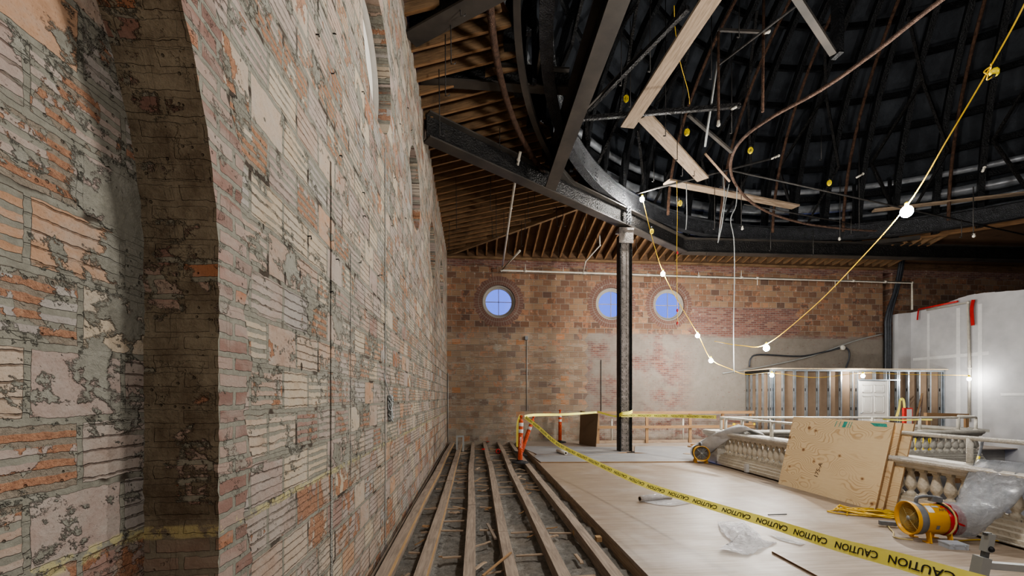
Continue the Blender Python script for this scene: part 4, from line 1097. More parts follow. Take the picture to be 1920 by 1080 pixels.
# wooden blocking under the far balustrade
for k, (x, w) in enumerate(((11.25, .2), (11.55, .2))):
    mb = MB(); mb.box(x-w/2, 9.0, -.5, x+w/2, 9.12, -.05); tag(mb.build('timber_prop', M['rafter_edge']), ('left', 'right')[k]+' of two short orange timber props under the bowed end of the far balustrade', 'prop')
mb = MB(); mb.box(5.9, 9.6, -.45, 11.9, 9.75, -.05); tag(mb.build('timber_fascia', M['rafter']), 'dark timber fascia below the far balustrade', 'fascia')
mb = MB(); mb.box(12.9, 8.2, -.75, 13.7, 8.6, .0); mb.box(13.7, 8.0, -1.15, 15.8, 8.5, -.0); tag(mb.build('black_ledge', M['insul']), 'stepped black ledge against the white wall below the bowed balustrade', 'ledge')
mb = MB(); mb.box(13.0, 8.3, .0, 13.9, 8.36, .05); tag(mb.build('red_trim', M['sign_red']), 'thin red strip lying on the black ledge', 'strip')
# ------------------------------------------------------------------ plywood stack
b0 = PZ(1459, 907, 0); b1 = PZ(1640, 957, 0); t0 = P(1497, 784, 7.34); t1 = P(1690, 804, 5.57)
e = (b1-b0); e.z = 0; Lp = e.length; e.normalize(); outw = Vector((e.y, -e.x, 0))
if outw.x > 0: outw = -outw
lean = ((t0+t1)/2-(b0+b1)/2); upv = (lean-e*lean.dot(e)).normalized()
nrm = e.cross(upv); nrm = nrm if nrm.x < 0 else -nrm
def ply(label, s, du, Hh, L, back):
    t = thing('plywood_sheet', label, 'plywood sheet', b0+e*du+nrm*(-back))
    o = b0+e*du-nrm*back; th = .02; mb = MB()
    for k, off in ((0, 0), (0, -th)):
        q = [o+nrm*off, o+e*L+nrm*off, o+e*L+upv*Hh+nrm*off, o+upv*Hh+nrm*off]
        mb.poly(q if off == 0 else list(reversed(q)), [(s, 0), (s+L, 0), (s+L, Hh), (s, Hh)] if off == 0 else None)
    mb.build('face', M['plywood'], t)
    mb = MB(); q = [o, o+e*L, o+e*L+upv*Hh, o+upv*Hh]
    for i in range(4):
        j = (i+1) % 4; ln = (q[j]-q[i]).length
        mb.poly([q[i], q[j], q[j]-nrm*th, q[i]-nrm*th], [(0, 0), (ln, 0), (ln, th), (0, th)])
    mb.build('edge', M['ply_edge'], t); return t, o
f0, o0 = ply('front knotty plywood sheet of the stack leaning on the near balustrade', 0.3, 0, 1.2, Lp, 0)
ply('middle plywood sheet of the leaning stack, sticking out at right behind the front one', 3.1, .05, 1.21, Lp+.0, .06)
ply('rearmost plywood sheet of the leaning stack, sticking out farthest right', 5.7, .13, 1.22, Lp+.02, .12)
def on_ply(a, b, s=1, rot=0):
    def fn(x, y):
        cr, sr = math.cos(rot), math.sin(rot); xx, yy = x*cr-y*sr, x*sr+y*cr
        return o0+e*(a+xx)+upv*(b+yy)+nrm*.002
    return fn
text_on('175-A', .10, on_ply(.75, .37, rot=R(80))).build('pencil_mark', M['pencil'], f0)
mb = MB()
for (a, w) in ((.86, .012), (.93, .010), (.99, .05), (1.04, .01), (1.08, .012), (1.12, .01)):
    q = [o0+e*a+upv*1.08+nrm*.002, o0+e*(a+w)+upv*1.08+nrm*.002, o0+e*(a+w+.02)+upv*1.17+nrm*.002, o0+e*(a+.02)+upv*1.17+nrm*.002]; mb.poly(q)
mb.build('teal_stamp', M['teal_ink'], f0)
mb = MB(); q = [o0+e*1.5+upv*1.13+nrm*.002, o0+e*1.68+upv*1.13+nrm*.002, o0+e*1.66+upv*1.175+nrm*.002, o0+e*1.42+upv*1.175+nrm*.002]; mb.poly(q); mb.build('teal_smear', M['teal_ink'], f0)
# ------------------------------------------------------------------ fans
def fan(label, loc, axis, rr, L, big=True):
    t = thing('ventilator_fan', label, 'fan', loc); loc = Vector(loc); ax = Vector(axis).normalized()
    c = loc+Vector((0, 0, rr+.06)); sd = ax.cross(Vector((0, 0, 1))).normalized(); up = sd.cross(ax).normalized()
    f = c+ax*L/2; # mouth faces +ax
    MB().lathe([(rr*.93, -L/2), (rr*.95, -L/2), (rr*.95, L*.30), (rr, L*.36), (rr*1.06, L*.5), (rr*1.05, L*.515), (rr*1.0, L*.5), (rr*.92, L*.36), (rr*.9, -L/2)], c, ax, 36).build('housing', M['fan_yellow'], t)
    MB().lathe([(rr*.96, L*.24), (rr*1.0, L*.25), (rr*1.04, L*.40), (rr*1.02, L*.42)], c, ax, 36).build('bumper_ring', M['fan_grey'], t, label='dark grey ring behind the fan mouth')
    MB().lathe([(.001, -L*.1), (rr*.9, -L*.1), (rr*.9, -L*.11), (.001, -L*.11)], c, ax, 24).build('inner_plate', M['fan_in'], t)
    mb = MB()
    for k in range(6):
        a0_ = 2*math.pi*k/6; pts = []
        def pt(r, da, dz): return c+ax*(L*.10+dz)+sd*(r*math.cos(a0_+da))+up*(r*math.sin(a0_+da))
        mb.poly([pt(rr*.15, -.3, -.02), pt(rr*.85, -.2, -.025), pt(rr*.85, .32, .025), pt(rr*.15, .3, .02)])
    mb.build('impeller', M['fan_in'] if big else M['fan_grey'], t)
    mb = MB()
    for k in range(11): 
        q = rr*(.2+.72*k/10); mb.tube([f+ax*(-.045*(1-(q/rr)**2)*-.5-.035)+sd*(q*math.cos(2*math.pi*i/28))+up*(q*math.sin(2*math.pi*i/28)) for i in range(28)], .0022, 4, True)
    for a in (45, 135, 225, 315): mb.tube([f-ax*.012, f-ax*.03+sd*(rr*.97*math.cos(R(a)))+up*(rr*.97*math.sin(R(a)))], .004, 5)
    mb.build('guard', M['jack_arm'] if not big else M['cord_tan'], t)
    MB().lathe([(.001, .02), (rr*.14, .01), (rr*.15, -.02), (rr*.1, -.06), (.001, -.06)], f-ax*.02, ax, 16).build('hub', M['jack_arm'], t)
    mb = MB(); a = c+up*(rr*.94)
    mb.tube(spline([a+ax*L*.28, a+ax*L*.26+up*.055, a+ax*L*.1+up*.075, a-ax*L*.16+up*.07, a-ax*L*.24+up*.045, a-ax*L*.24], 5), .017, 8); mb.build('handle', M['fan_grey'], t)
    MB().bar(a-ax*L*.06+up*.055, a-ax*L*.28+up*.045, .07, .055, up).build('switch_box', M['fan_grey'], t)
    for q in (.18, -.3):
        for s in (-1, 1):
            g0 = c+ax*L*q+sd*(s*rr*.62)-up*(rr*.70); g1 = Vector((g0.x, g0.y, loc.z))+sd*s*.02
            mb = MB(); mb.bar(g0, g1, .055, .012, ax); mb.bar(g1, g1+sd*(-s)*.06+Vector((0, 0, .005)), .055, .01); mb.build('foot', M['fan_yellow'], t)
    return t, c, ax, sd, up
RF = .165
lf = PZ(1740, 1012, 0); ax1 = (-.97, .23, 0)
ft, fc, fax, fsd, fup = fan('yellow ventilator fan with clear plastic duct on the plywood floor, nearest the camera', lf, ax1, RF, .40)
rear = fc-fax*.20
MB().lathe([(RF*.99, -.01), (RF*1.02, .02), (RF*1.03, .10), (RF*.97, .13)], rear-fax*.02, fax, 32).build('red_tape_wrap', M['red_wrap'], ft, label='shiny red tape wrapped round the rear of the fan')
def surf(ang, l, r=RF*.965): return lambda x, y: fc+fax*(l-x)+fsd*(r*math.cos(ang+y/r))+fup*(r*math.sin(ang+y/r))
vis = -1 if (fsd.dot(Vector((0, -1, 0))) < 0) else 1
def AV(a): return R(a) if vis == 1 else R(180-a)
def fan_patch(name, mat, l0, l1, a0_, a1_, r=RF*.962):
    mb = MB(); n = 6
    mb.grid(lambda i, j: fc+fax*(l0+(l1-l0)*i)+fsd*(r*math.cos(AV(a0_+(a1_-a0_)*j)))+fup*(r*math.sin(AV(a0_+(a1_-a0_)*j))), 1, n); return mb.build(name, M[mat], ft)
fan_patch('paper_label', 'label_white', .03, .085, 68, 36); fan_patch('paper_label', 'grey_box', -.04, .02, 68, 60); fan_patch('red_label', 'sign_red', -.12, -.06, 68, 60)
fan_patch('dark_scrape', 'fan_grey', .0, .03, -12, -28)
text_on('APR', .045, lambda x, y: fc+fax*(-.06-x)+fsd*(RF*.968*math.cos(AV(48+math.degrees(y/RF))))+fup*(RF*.968*math.sin(AV(48+math.degrees(y/RF))))).build('marker_word', M['pencil'], ft)
mb = MB(); q = [fc-fax*.12+fup*(RF*1.25)+fsd*.02]
for k in range(9): 
    a = AV(95-k*19); q.append(fc-fax*(.10+.03*math.sin(k*.4))+fsd*(RF*1.06*math.cos(a))+fup*(RF*1.06*math.sin(a)))
mb.tube(q, .009, 6); mb.build('yellow_cord', M['cord_tan'], ft)
mb = MB(); q = [fc-fax*.06+fup*(RF*1.28)]
for k in range(8): 
    a = AV(88-k*17); q.append(fc-fax*(.08+.012*k)+fsd*(RF*1.03*math.cos(a))+fup*(RF*1.03*math.sin(a)))
mb.tube(q, .006, 6); mb.build('black_cord', M['black'], ft)
# clear plastic duct from the near fan over the balustrade
def loft(secs, n=24, bulge=1.0):
    mb = MB(); b = 0
    for (c, a, u2) in secs:
        c, a, u2 = Vector(c), Vector(a), Vector(u2)
        for k in range(n):
            an = 2*math.pi*k/n; ca, sa = math.cos(an), math.sin(an)
            mb.v.append(tuple(c+a*(abs(ca)**.8*(1 if ca > 0 else -1))+u2*sa+Vector((jit(.009), jit(.009), jit(.009)))))
    for i in range(len(secs)-1):
        for k in range(n):
            k2 = (k+1) % n; mb.face((i*n+k, i*n+k2, (i+1)*n+k2, (i+1)*n+k), None, True)
    return mb
rl = rear+fax*.05
r0 = P(1791, 943, 4.85)
secs = [(rl, fsd*RF*1.04, fup*RF*1.04), (rl-fax*.10, fsd*RF*1.05, fup*RF*1.05), (rl-fax*.2, fsd*RF*1.1, fup*RF*1.0)]
cE = Vector((BX-.06, 4.04, .80)); cs = rl-fax*.2
wy = Vector((0, 1, 0)); N_ = 14
for i in range(1, N_+1):
    f = i/N_; c = cs.lerp(cE, f)+Vector((0, 0, -.05*math.sin(f*3.1))); a = (fsd*RF*1.1).lerp(Vector((0, .27, 0)), min(1, f*1.5)); u2 = (fup*RF).lerp(Vector((-.012, 0, .025)), min(1, f*1.5))
    secs.append((c, a, u2))
secs += [(Vector((BX+.1, 4.0, .78)), (0, .28, 0), (0, 0, .02)), (Vector((BX+.3, 3.92, .70)), (0, .28, 0), (0, 0, .015)), (Vector((BX+.5, 3.85, .4)), (0, .27, 0), (.02, 0, .01))]
tag(loft(secs, 28).build('plastic_duct', M['poly_clear']), 'clear plastic sheet duct tied to the near yellow fan and draped over the balustrade', 'plastic duct')
l2 = PZ(1316, 868, 0.0)
ft2, c2, ax2, s2, u2_ = fan('small yellow ventilator fan at the far end of the near balustrade', (l2.x, l2.y+.05, 0), (-.35, -.94, 0), .165, .34, False)
rr2 = c2-ax2*.12
secs = [(rr2, s2*.17, u2_*.17), (rr2-ax2*.12, s2*.19, u2_*.18)]
cE = Vector((BX-.02, 8.5, .80)); cs = rr2-ax2*.14
for i in range(1, 11):
    f = i/10; secs.append((cs.lerp(cE, f)+Vector((0, 0, .10*math.sin(f*2.4))), (s2*.19).lerp(Vector((.02, .22, .02)), f), (u2_*.17).lerp(Vector((-.05, 0, .05)), min(1, f*1.5))))
secs += [(Vector((BX+.2, 8.45, .74)), (0, .24, 0), (0, 0, .03)), (Vector((BX+.4, 8.4, .5)), (0, .24, 0), (.03, 0, .01))]
tag(loft(secs, 20).build('plastic_duct', M['dust_plastic']), 'dusty grey plastic duct from the far fan draped over the balustrade cap', 'plastic duct')
# ------------------------------------------------------------------ loose things on the plywood floor
pr = PZ(1200, 941, 0); pe = PZ(1258, 935, 0); dr = (pe-pr); dr.z = 0; dr.normalize(); c0 = pr+Vector((0, 0, .045))
t = thing('film_roll', 'roll of clear plastic film lying on the plywood floor under the caution tape', 'roll', pr)
Lr = (pe-pr).length
MB().lathe([(.030, 0), (.045, 0), (.045, Lr), (.030, Lr)], c0, dr, 20).build('film', M['poly_sheet'], t); MB().lathe([(.026, -.004), (.031, -.004), (.031, Lr), (.026, Lr)], c0, dr, 16).build('core', M['card'], t)
def sheet(name, label, outline, mat, h=.05, n=22, seed=0, cat='plastic sheet'):
    # crumpled film: fan from the centre
    c = sum((Vector((p[0], p[1], 0)) for p in outline), Vector())/len(outline); mb = MB(); m = len(outline)*6
    def edge(a):
        k = a*len(outline); i = int(k) % len(outline); f = k-int(k); p, q = outline[i], outline[(i+1) % len(outline)]
        return Vector((p[0]+(q[0]-p[0])*f, p[1]+(q[1]-p[1])*f, 0))
    def fn(i, j):
        p = c.lerp(edge(j % 1.0 if j < 1 else 0), max(.001, i))
        z = .006+h*max(0, .45+noise.noise(Vector((p.x*7+seed, p.y*7, 0)))+.5*noise.noise(Vector((p.x*21, p.y*21+seed, 2))))*(1-.6*i)
        return (p.x, p.y, z)
    mb.grid(fn, n, m); return tag(mb.build(name, M[mat]), label, cat)
sheet('film_sheet', 'large crumpled clear plastic film lying on the plywood floor, lower centre', [fz(*q) for q in ((1345, 982), (1395, 980), (1420, 1000), (1432, 1018), (1458, 1018), (1430, 1032), (1402, 1044), (1345, 1034), (1372, 1018), (1352, 1000))], 'poly_sheet', .07, 22, 3)
sheet('film_sheet', 'flat loose end of plastic film in front of the film roll', [fz(*q) for q in ((1205, 942), (1240, 938), (1280, 938), (1298, 944), (1262, 950), (1235, 948))], 'poly_sheet', .02, 10, 8)
sheet('film_sheet', 'small wrinkled scraps of film right of the large crumpled film', [fz(*q) for q in ((1440, 1003), (1470, 1008), (1512, 1020), (1500, 1024), (1462, 1014))], 'poly_sheet', .02, 10, 5)
q0 = P(1061, 853, 10.9); q1 = P(1041, 847, 11.6); q0.z = .075; q1.z = .075; dq = (q1-q0).normalized()
t = thing('paper_roll', 'short roll of pale paper lying on the grey floor boards', 'roll', (q0.x, q0.y, .03))
MB().lathe([(.028, 0), (.048, 0), (.048, .55), (.028, .55)], q0, dq, 18).build('paper', M['paper_roll'], t); MB().lathe([(.022, .003), (.029, .003), (.029, .54), (.022, .54)], q0, dq, 12).build('core', M['card'], t)
# yellow cord heap
pts = []
c = PZ(1648, 966, 0)
for k in range(150):
    a = k*.42+.5*math.sin(k*.13); rx = .30+.12*math.sin(k*.21); ry = .10+.05*math.cos(k*.17)
    pts.append(Vector((c.x-.05+rx*math.cos(a)*.9+.12*math.sin(k*.05), c.y+.05+ry*math.sin(a)*1.6-.12*math.cos(a), .012+.05*random.random()*(.5+.5*math.sin(k*.3)))))
pts = [PZ(1588, 966, .01), PZ(1592, 960, .01), PZ(1620, 962, .015)]+pts
mb = MB(); mb.tube(spline(pts, 4), .0085, 6); tag(mb.build('extension_cord', M['cord_yellow']), 'tangled heap of yellow extension cord between plywood stack and near fan', 'cord')
mb = MB(); mb.tube(spline([PZ(1660, 978, .012), PZ(1668, 990, .012), PZ(1675, 998, .012), PZ(1676, 1006, .012), PZ(1690, 1010, .012), PZ(1712, 1012, .012)], 6), .007, 6); tag(mb.build('extension_cord', M['cord_tan']), 'short loop of cord lying in front of the near fan mouth', 'cord')
p = PZ(1668, 985, .02); mb = MB(); mb.bar(p+Vector((-.08, .05, .02)), p+Vector((.06, -.02, .02)), .045, .045); mb.bar(p+Vector((.02, 0, .02)), p+Vector((.12, -.05, .02)), .03, .03); tag(mb.build('plug_connector', M['fan_grey']), 'dark grey plug connector on the floor by the near fan mouth', 'plug')
mb = MB(); mb.tube(spline([PZ(1765, 1019, .01), PZ(1800, 1014, .01), PZ(1840, 1012, .01), PZ(1880, 1015, .01)], 6), .007, 6); tag(mb.build('extension_cord', M['cord_yellow']), 'yellow cord running along the floor behind the grey box', 'cord')
# grey box
p = PZ(1796, 1030, 0); t = thing('plastic_box', 'small grey plastic box on the floor right of the near fan', 'box', p)
ex = Vector((.97, -.22, 0)); ey = Vector((.22, .97, 0))
MB().bar(p-ex*.085+Vector((0, 0, .02))+ey*.05, p+ex*.085+Vector((0, 0, .02))+ey*.05, .13, .04).build('body', M['grey_box'], t)
MB().bar(p-ex*.088+Vector((0, 0, .046))+ey*.05, p+ex*.088+Vector((0, 0, .046))+ey*.05, .135, .012).build('lid', M['grey_box'], t)
for s in (-.05, .05): MB().bar(p+ex*s+Vector((0, 0, .03))-ey*.017, p+ex*s+Vector((0, 0, .052))-ey*.017, .018, .008).build('latch', M['grey_box'], t)
# jack stand
d_ = 2.35; t = thing('steel_stand', 'dark steel jack stand with square arm at the bottom right corner', 'stand', P(1835, 1120, d_))
a = P(1847, 1090, d_); a.z = 0; bz = P(1851, 1045, d_)
yv = Vector((-SN*0, 1, 0))
MB().bar(P(1843, 1060, d_), P(1853, 1004, d_), .024, .024).build('post', M['jack_steel'], t)
MB().bar(P(1848, 1034, d_), P(1855, 1000, d_), .040, .034).build('head', M['jack_arm'], t)
MB().box(P(1846, 1002, d_).x, P(1846, 1002, d_).y-.01, P(1846, 1002, d_).z-.004, P(1850, 1002, d_).x+.02, P(1850, 1002, d_).y+.01, P(1846, 1000, d_).z+.004).build('cap', M['jack_steel'], t)
MB().bar(P(1835, 1078, d_), P(1842, 1044, d_), .056, .05).build('sleeve', M['jack_arm'], t)
MB().bar(P(1846, 1059, d_), P(1960, 1068, d_-.1), .036, .036).build('arm', M['jack_arm'], t)
k0 = P(1858, 1030, d_-.02); MB().tube([P(1851, 1028, d_), k0], .006, 6).build('pin', M['jack_steel'], t); MB().ball(k0, .016, 10, 8).build('knob', M['black'], t)
MB().bar(P(1836, 1075, d_), Vector((P(1838, 1115, d_).x, P(1838, 1115, d_).y, 0)), .034, .034).build('leg', M['jack_steel'], t)
# black hooked pole leaning on the near handrail
pp = [P(1822, 905, 4.95), P(1832, 868, 5.0), P(1840, 838, 5.05), P(1842, 828, 5.05), P(1849, 823, 5.1), P(1860, 826, 5.2)]
mb = MB(); mb.tube(spline(pp, 6), .014, 8); t = tag(mb.build('hooked_pole', M['fan_grey']), 'dark hooked pole with yellow marking hung over the near handrail', 'pole')
mb = MB(); mb.tube([P(1827.3, 886, 4.96), P(1835, 856, 5.0)], .0148, 8); mb.build('yellow_marking', M['cage_yellow'], t)
# ------------------------------------------------------------------ far guard rail
gy = 13.55; t = thing('timber_guardrail', 'wooden guardrail in front of the plastered far wall, left of the balustrade', 'guardrail', (PY(1120, 800, gy).x, gy, 0))
xl, xr = PY(1117, 800, gy).x, PY(1412, 800, gy).x
MB().bar((xl, gy-.04, 1.0), (xr, gy-.04, 1.0), .04, .09).build('top_rail', M['lumber'], t); MB().bar((xl, gy-.04, .53), (xr, gy-.04, .53), .04, .09).build('mid_rail', M['lumber'], t)
for u in (1121, 1213, 1294, 1355, 1407):
    x = PY(u, 800, gy).x; MB().box(x-.045, gy-.02, 0, x+.045, gy+.02, 1.0).build('post', M['lumber'], t)
mb = MB(); mb.box(xl-.2, gy+.06, 0, PY(1340, 800, gy).x, gy+.14, .09); tag(mb.build('sill_timber', M['scrap']), 'grey timber sill along the floor behind the wooden guardrail', 'sill')
for k, u in enumerate((1147, 1281)):
    x = PY(u, 800, gy+.1).x; mb = MB(); mb.tube([(x, gy+.1, 0.09), (x, gy+.1, .80)], .03, 8); tag(mb.build('white_post', M['rail_white']), ('left', 'right')[k]+' of two thin white posts behind the wooden guardrail', 'post')
mb = MB(); a = PZ(1086, 832, 0); b = PZ(1112, 836, 0)
q = [Vector((a.x, min(a.y, 14.2), 0)), Vector((b.x, b.y-.3, 0))]
mb.poly([q[0], q[1], q[1]+Vector((.08, .02, 1.0)), q[0]+Vector((.05, .05, 1.06))]); mb.poly([q[1]+Vector((.02, .02, 0)), q[0]+Vector((.02, .02, 0)), q[0]+Vector((.07, .07, 1.06)), q[1]+Vector((.1, .04, 1.0))])
for i, j in ((0, 1), (1, 2), (2, 3), (3, 0)):
    A = [0, 1, 2, 3]; B = [5, 4, 7, 6]; mb.face((A[i], B[i], B[j], A[j]))
tag(mb.build('brown_panel', M['panel_brown']), 'brown board panel standing on edge beside the wooden guardrail', 'panel')
G_W = 'loose lumber lying at the foot of the guardrail'
for (u0, v0, u1, v1, z, l) in ((1292, 837, 1338, 833, .05, 'short board lying at the foot of the guardrail, nearer the camera'), (1298, 834, 1345, 829, .09, 'upper board lying at the foot of the guardrail, nearer the wall')):
    mb = MB(); mb.bar(PZ(u0, v0, z), PZ(u1, v1, z), .12, .035); tag(mb.build('loose_board', M['lumber']), l, 'board')
t = MB(); a_, b_ = PY(1378, 803, gy-.06).x, PY(1412, 803, gy-.06).x; t.box(a_, gy-.08, .577, b_, gy-.03, .64)
t = tag(t.build('spirit_level', M['lumber']), 'tan level with yellow ends lying on the middle rail of the wooden guardrail', 'level')
mb = MB(); mb.box(b_, gy-.082, .575, b_+.06, gy-.028, .643); mb.build('yellow_end', M['sign_yellow'], t)
mb = MB(); mb.box(a_-.06, gy-.082, .575, a_, gy-.028, .643); mb.build('yellow_end', M['sign_yellow'], t)
# conduits on the far wall left part
for k, (u, v0, v1, l) in enumerate(((988, 635, 770, 'thin grey conduit on the far brick wall, left of the column'), (1127, 675, 772, 'thin dark groove strip on the far brick wall beside the column'), (840, 700, 828, 'thin pipe in the far left corner of the brick walls'))):
    mb = MB(); mb.tube([PY(u, v0, WY-.02), PY(u, v1, WY-.02)], .011, 6); tag(mb.build('wall_conduit', M['rod'] if k == 1 else M['jack_arm']), l, 'conduit')
p = PY(987, 636, WY-.05); mb = MB(); mb.box(p.x-.05, WY-.1, p.z-.02, p.x+.05, WY-.005, p.z+.1); tag(mb.build('conduit_box', M['fan_grey']), 'small grey box at the top of the thin conduit on the far brick wall', 'box')
mb = MB(); a = PZ(862, 843, -.0); mb.bar((a.x-.08, a.y, -.05), (a.x-.08, a.y, .36), .05, .05); mb.bar((a.x+.1, a.y, -.05), (a.x+.1, a.y, .36), .05, .05); mb.bar((a.x-.1, a.y, .38), (a.x+.12, a.y, .38), .05, .05); tag(mb.build('steel_bracket', M['jack_arm']), 'grey upside down U bracket standing on the second joist at the far wall', 'bracket')
for (u, v, l, m_) in ((786+120, 847, 'scrap of pink paper in the dust between third and fourth joists', 'red_ribbon'), (915, 832, 'small red rag in the dust near the far wall', 'sign_red')):
    p = PZ(u, v, -.06); sheet('paper_scrap', l, [(p.x-.05, p.y-.12), (p.x+.05, p.y-.1), (p.x+.06, p.y+.12), (p.x-.04, p.y+.1)], m_, .03, 5, 2, 'scrap')
    bpy.data.objects[-1] if False else None
p = PZ(933, 846, -.05); mb = MB(); mb.lathe([(.045, 0), (.07, 0), (.07, .08), (.045, .08), (.045, 0)], p, (0.2, -.98, .1), 16); tag(mb.build('tape_roll', M['red_ribbon']), 'pink roll of tape lying between fourth and fifth joists near the far wall', 'roll')
# wire bundle on the left wall
p = PX(728, 765, WX); mb = MB(); pts = []
for k in range(70):
    a = k*.9; pts.append(p+Vector((.025+.02*math.sin(k*1.7), .07*math.cos(a)*math.cos(k*.11), .12*math.sin(a*.53)+.03*math.sin(k*2.1))))
mb.tube(spline(pts, 3), .006, 5); mb.tube([p+Vector((.02, 0, .1)), PX(719, 700, WX+.01)], .005, 5); tag(mb.build('wire_bundle', M['jack_arm']), 'tangled bundle of pale wire hanging on the left brick wall', 'wire')
mb = MB(); y_ = slotY; mb.tube([(WX-.025, y_, .98), (WX-.02, y_+.004, 2.0), (WX-.03, y_, 3.0)], .010, 8); tag(mb.build('wall_conduit', M['conduit']), 'dark conduit set in the vertical slot of the left brick wall', 'conduit')
# nails and stubs on the left wall
G_N = 'short iron stubs in the left brick wall'
for i in range(22):
    u = random.uniform(560, 800); v = random.uniform(60, 560); p = PX(u, v, WX)
    if p.z > 6 or any(math.hypot(p.y-wy, p.z-WZ) < .75 for wy in WINY_L): continue
    mb = MB(); mb.tube([p-Vector((.02, 0, 0)), p+Vector((.018, 0, .002)), p+Vector((.02, 0, jit(.02)))], .004, 5); tag(mb.build('iron_stub', M['rod']), 'short bent iron stub sticking out of the left brick wall', 'iron stub', G_N)
# ------------------------------------------------------------------ stud room
SY = 13.13; xa, xb = 9.65, 15.87; ST = 2.36
def stud(parent, x, y, z0=0, z1=ST, ax='x', name='stud'):
    mb = MB(); w = .042; dpt = .092
    if ax == 'x':
        mb.box(x-w/2, y, z0, x+w/2, y+.004, z1); mb.box(x-w/2, y, z0, x-w/2+.004, y+dpt, z1); mb.box(x-w/2, y+dpt, z0, x+w/2, y+dpt+.004, z1)
    else:
        mb.box(x, y-w/2, z0, x+.004, y+w/2, z1); mb.box(x, y+w/2-.004, z0, x+dpt, y+w/2, z1)
    o = mb.build(name, M['stud'], parent)
    mb = MB()
    for z in (.45, 1.07, 1.7):
        if z0 < z < z1 and ax == 'x': mb.box(x-w/2-.002, y+.03, z, x-w/2+.001, y+.065, z+.1)
        elif z0 < z < z1: mb.box(x-.002, y-.012, z, x+.001, y+.012, z+.09)
    if mb.v: mb.build('knockout', M['black'], o)
    return o
xd0, xd1 = PY(1611, 750, SY).x, PY(1665, 750, SY).x
t = thing('stud_partition', 'metal stud partition with tan board behind and a white door, facing the balustrade', 'partition', (12, SY, 0))
for x in [xa+.02+.406*i for i in range(16)]:
    if xd0-.03 < x < xd1+.03: stud(t, x, SY, 2.1, ST)
    elif x < xb: stud(t, x, SY)
for x in (xd0-.05, xd1+.05, xd1+.42, xb-.03, xa+.1): stud(t, x, SY)
MB().box(xa, SY-.004, ST, xb, SY+.1, ST+.06).build('top_track', M['stud'], t); MB().box(xd0-.05, SY-.003, 2.06, xd1+.45, SY+.1, 2.10).build('door_header', M['stud'], t)
mb = MB(); mb.poly([(xa, SY+.105, 0), (xd0-.04, SY+.105, 0), (xd0-.04, SY+.105, ST), (xa, SY+.105, ST)]); mb.poly([(xd1+.04, SY+.105, 0), (xb, SY+.105, 0), (xb, SY+.105, ST), (xd1+.04, SY+.105, ST)]); mb.poly([(xd0-.04, SY+.105, 2.08), (xd1+.04, SY+.105, 2.08), (xd1+.04, SY+.105, ST), (xd0-.04, SY+.105, ST)])
mb.build('backing_board', M['drywall_paper'], t)
t2 = thing('stud_partition', 'receding side wall of metal studs at the left end of the stud room', 'partition', (xa, 13.8, 0))
for y in (13.3, 13.6, 13.9, 14.2, 14.4): stud(t2, xa, y, 0, ST, 'y')
MB().box(xa-.004, SY+.1, ST-.06, xa+.1, WY, ST+.06).build('top_track', M['steel_dark'], t2)
mb = MB(); mb.poly([(xa+.1, SY+.1, 0), (xa+.1, WY, 0), (xa+.1, WY, ST), (xa+.1, SY+.1, ST)]); mb.build('backing_board', M['drywall_paper'], t2)
mb = MB(); mb.lathe([(.001, 0), (.03, 0), (.03, .01), (.001, .012)], (xa-.005, 13.5, ST), (-1, 0, 0), 8)
mb = MB(); mb.box(xa-.05, SY-.12, ST+.065, xb+.0, WY-.02, ST+.09); tag(mb.build('roof_panel', M['plywood']), 'flat plywood roof lying on top of the metal stud room', 'roof panel')
d = thing('door_1', 'white six panel door in the metal stud partition', 'door', ((xd0+xd1)/2, SY, 0)); d['kind'] = 'structure'
mb = MB(); mb.box(xd0, SY+.02, .01, xd1, SY+.05, 2.04); mb.build('slab', M['door_white'], d)
wd = (xd1-xd0)
for (z0, z1) in ((.15, .85), (.98, 1.55), (1.66, 1.92)):
    for (a, b) in ((.13, .45), (.55, .87)):
        x0_, x1_ = xd0+wd*a, xd0+wd*b; mb = MB()
        for q in ((x0_, z0, x1_, z0+.02), (x0_, z1-.02, x1_, z1), (x0_, z0, x0_+.02, z1), (x1_-.02, z0, x1_, z1)): mb.box(q[0], SY+.002, q[1], q[2], SY+.02, q[3])
        mb.box(x0_+.05, SY+.004, z0+.05, x1_-.05, SY+.02, z1-.05); mb.build('raised_panel', M['door_white'], d)
MB().ball((xd0+.06, SY-.02, .98), .03, 10, 8).build('door_knob', M['galv'], d)
mb = MB(); mb.box(xd0-.035, SY-.0, 0, xd0, SY+.09, 2.07); mb.box(xd1, SY, 0, xd1+.035, SY+.09, 2.07); mb.build('door_frame', M['door_white'], d)
# things before the stud room
def leaner(name, label, cat, u0, v0, u1, v1, y0, y1, w, mat):
    mb = MB(); mb.bar(PY(u0, v0, y0), PY(u1, v1, y1), w, w*.6); return tag(mb.build(name, M[mat]), label, cat)
leaner('leaning_board', 'dark brown board leaning on the stud partition right of the door', 'board', 1712, 812, 1729, 738, 12.3, 13.05, .05, 'rafter')
leaner('leaning_pipe', 'thin reddish pipe leaning on the stud partition right of the dark board', 'pipe', 1722, 812, 1730, 741, 12.4, 13.08, .03, 'rust_light')
p = PY(1700, 800, 12.6); mb = MB(); mb.box(p.x-.14, 12.55, .0, p.x+.16, 12.62, 1.16); t = tag(mb.build('warning_box', M['sign_red']), 'red and white printed box standing upright before the stud partition', 'box')
mb = MB(); mb.box(p.x-.05, 12.54, .62, p.x+.12, 12.551, 1.12); mb.build('white_panel', M['label_white'], t)
mb = MB()
for i in range(24): 
    a_, b_ = p.x-.05+.2*random.random(), 0.2+.42*random.random(); mb.box(a_, 12.538, b_, a_+.03, 12.551, b_+.035)
mb.build('print_patch', M['ink'], t)
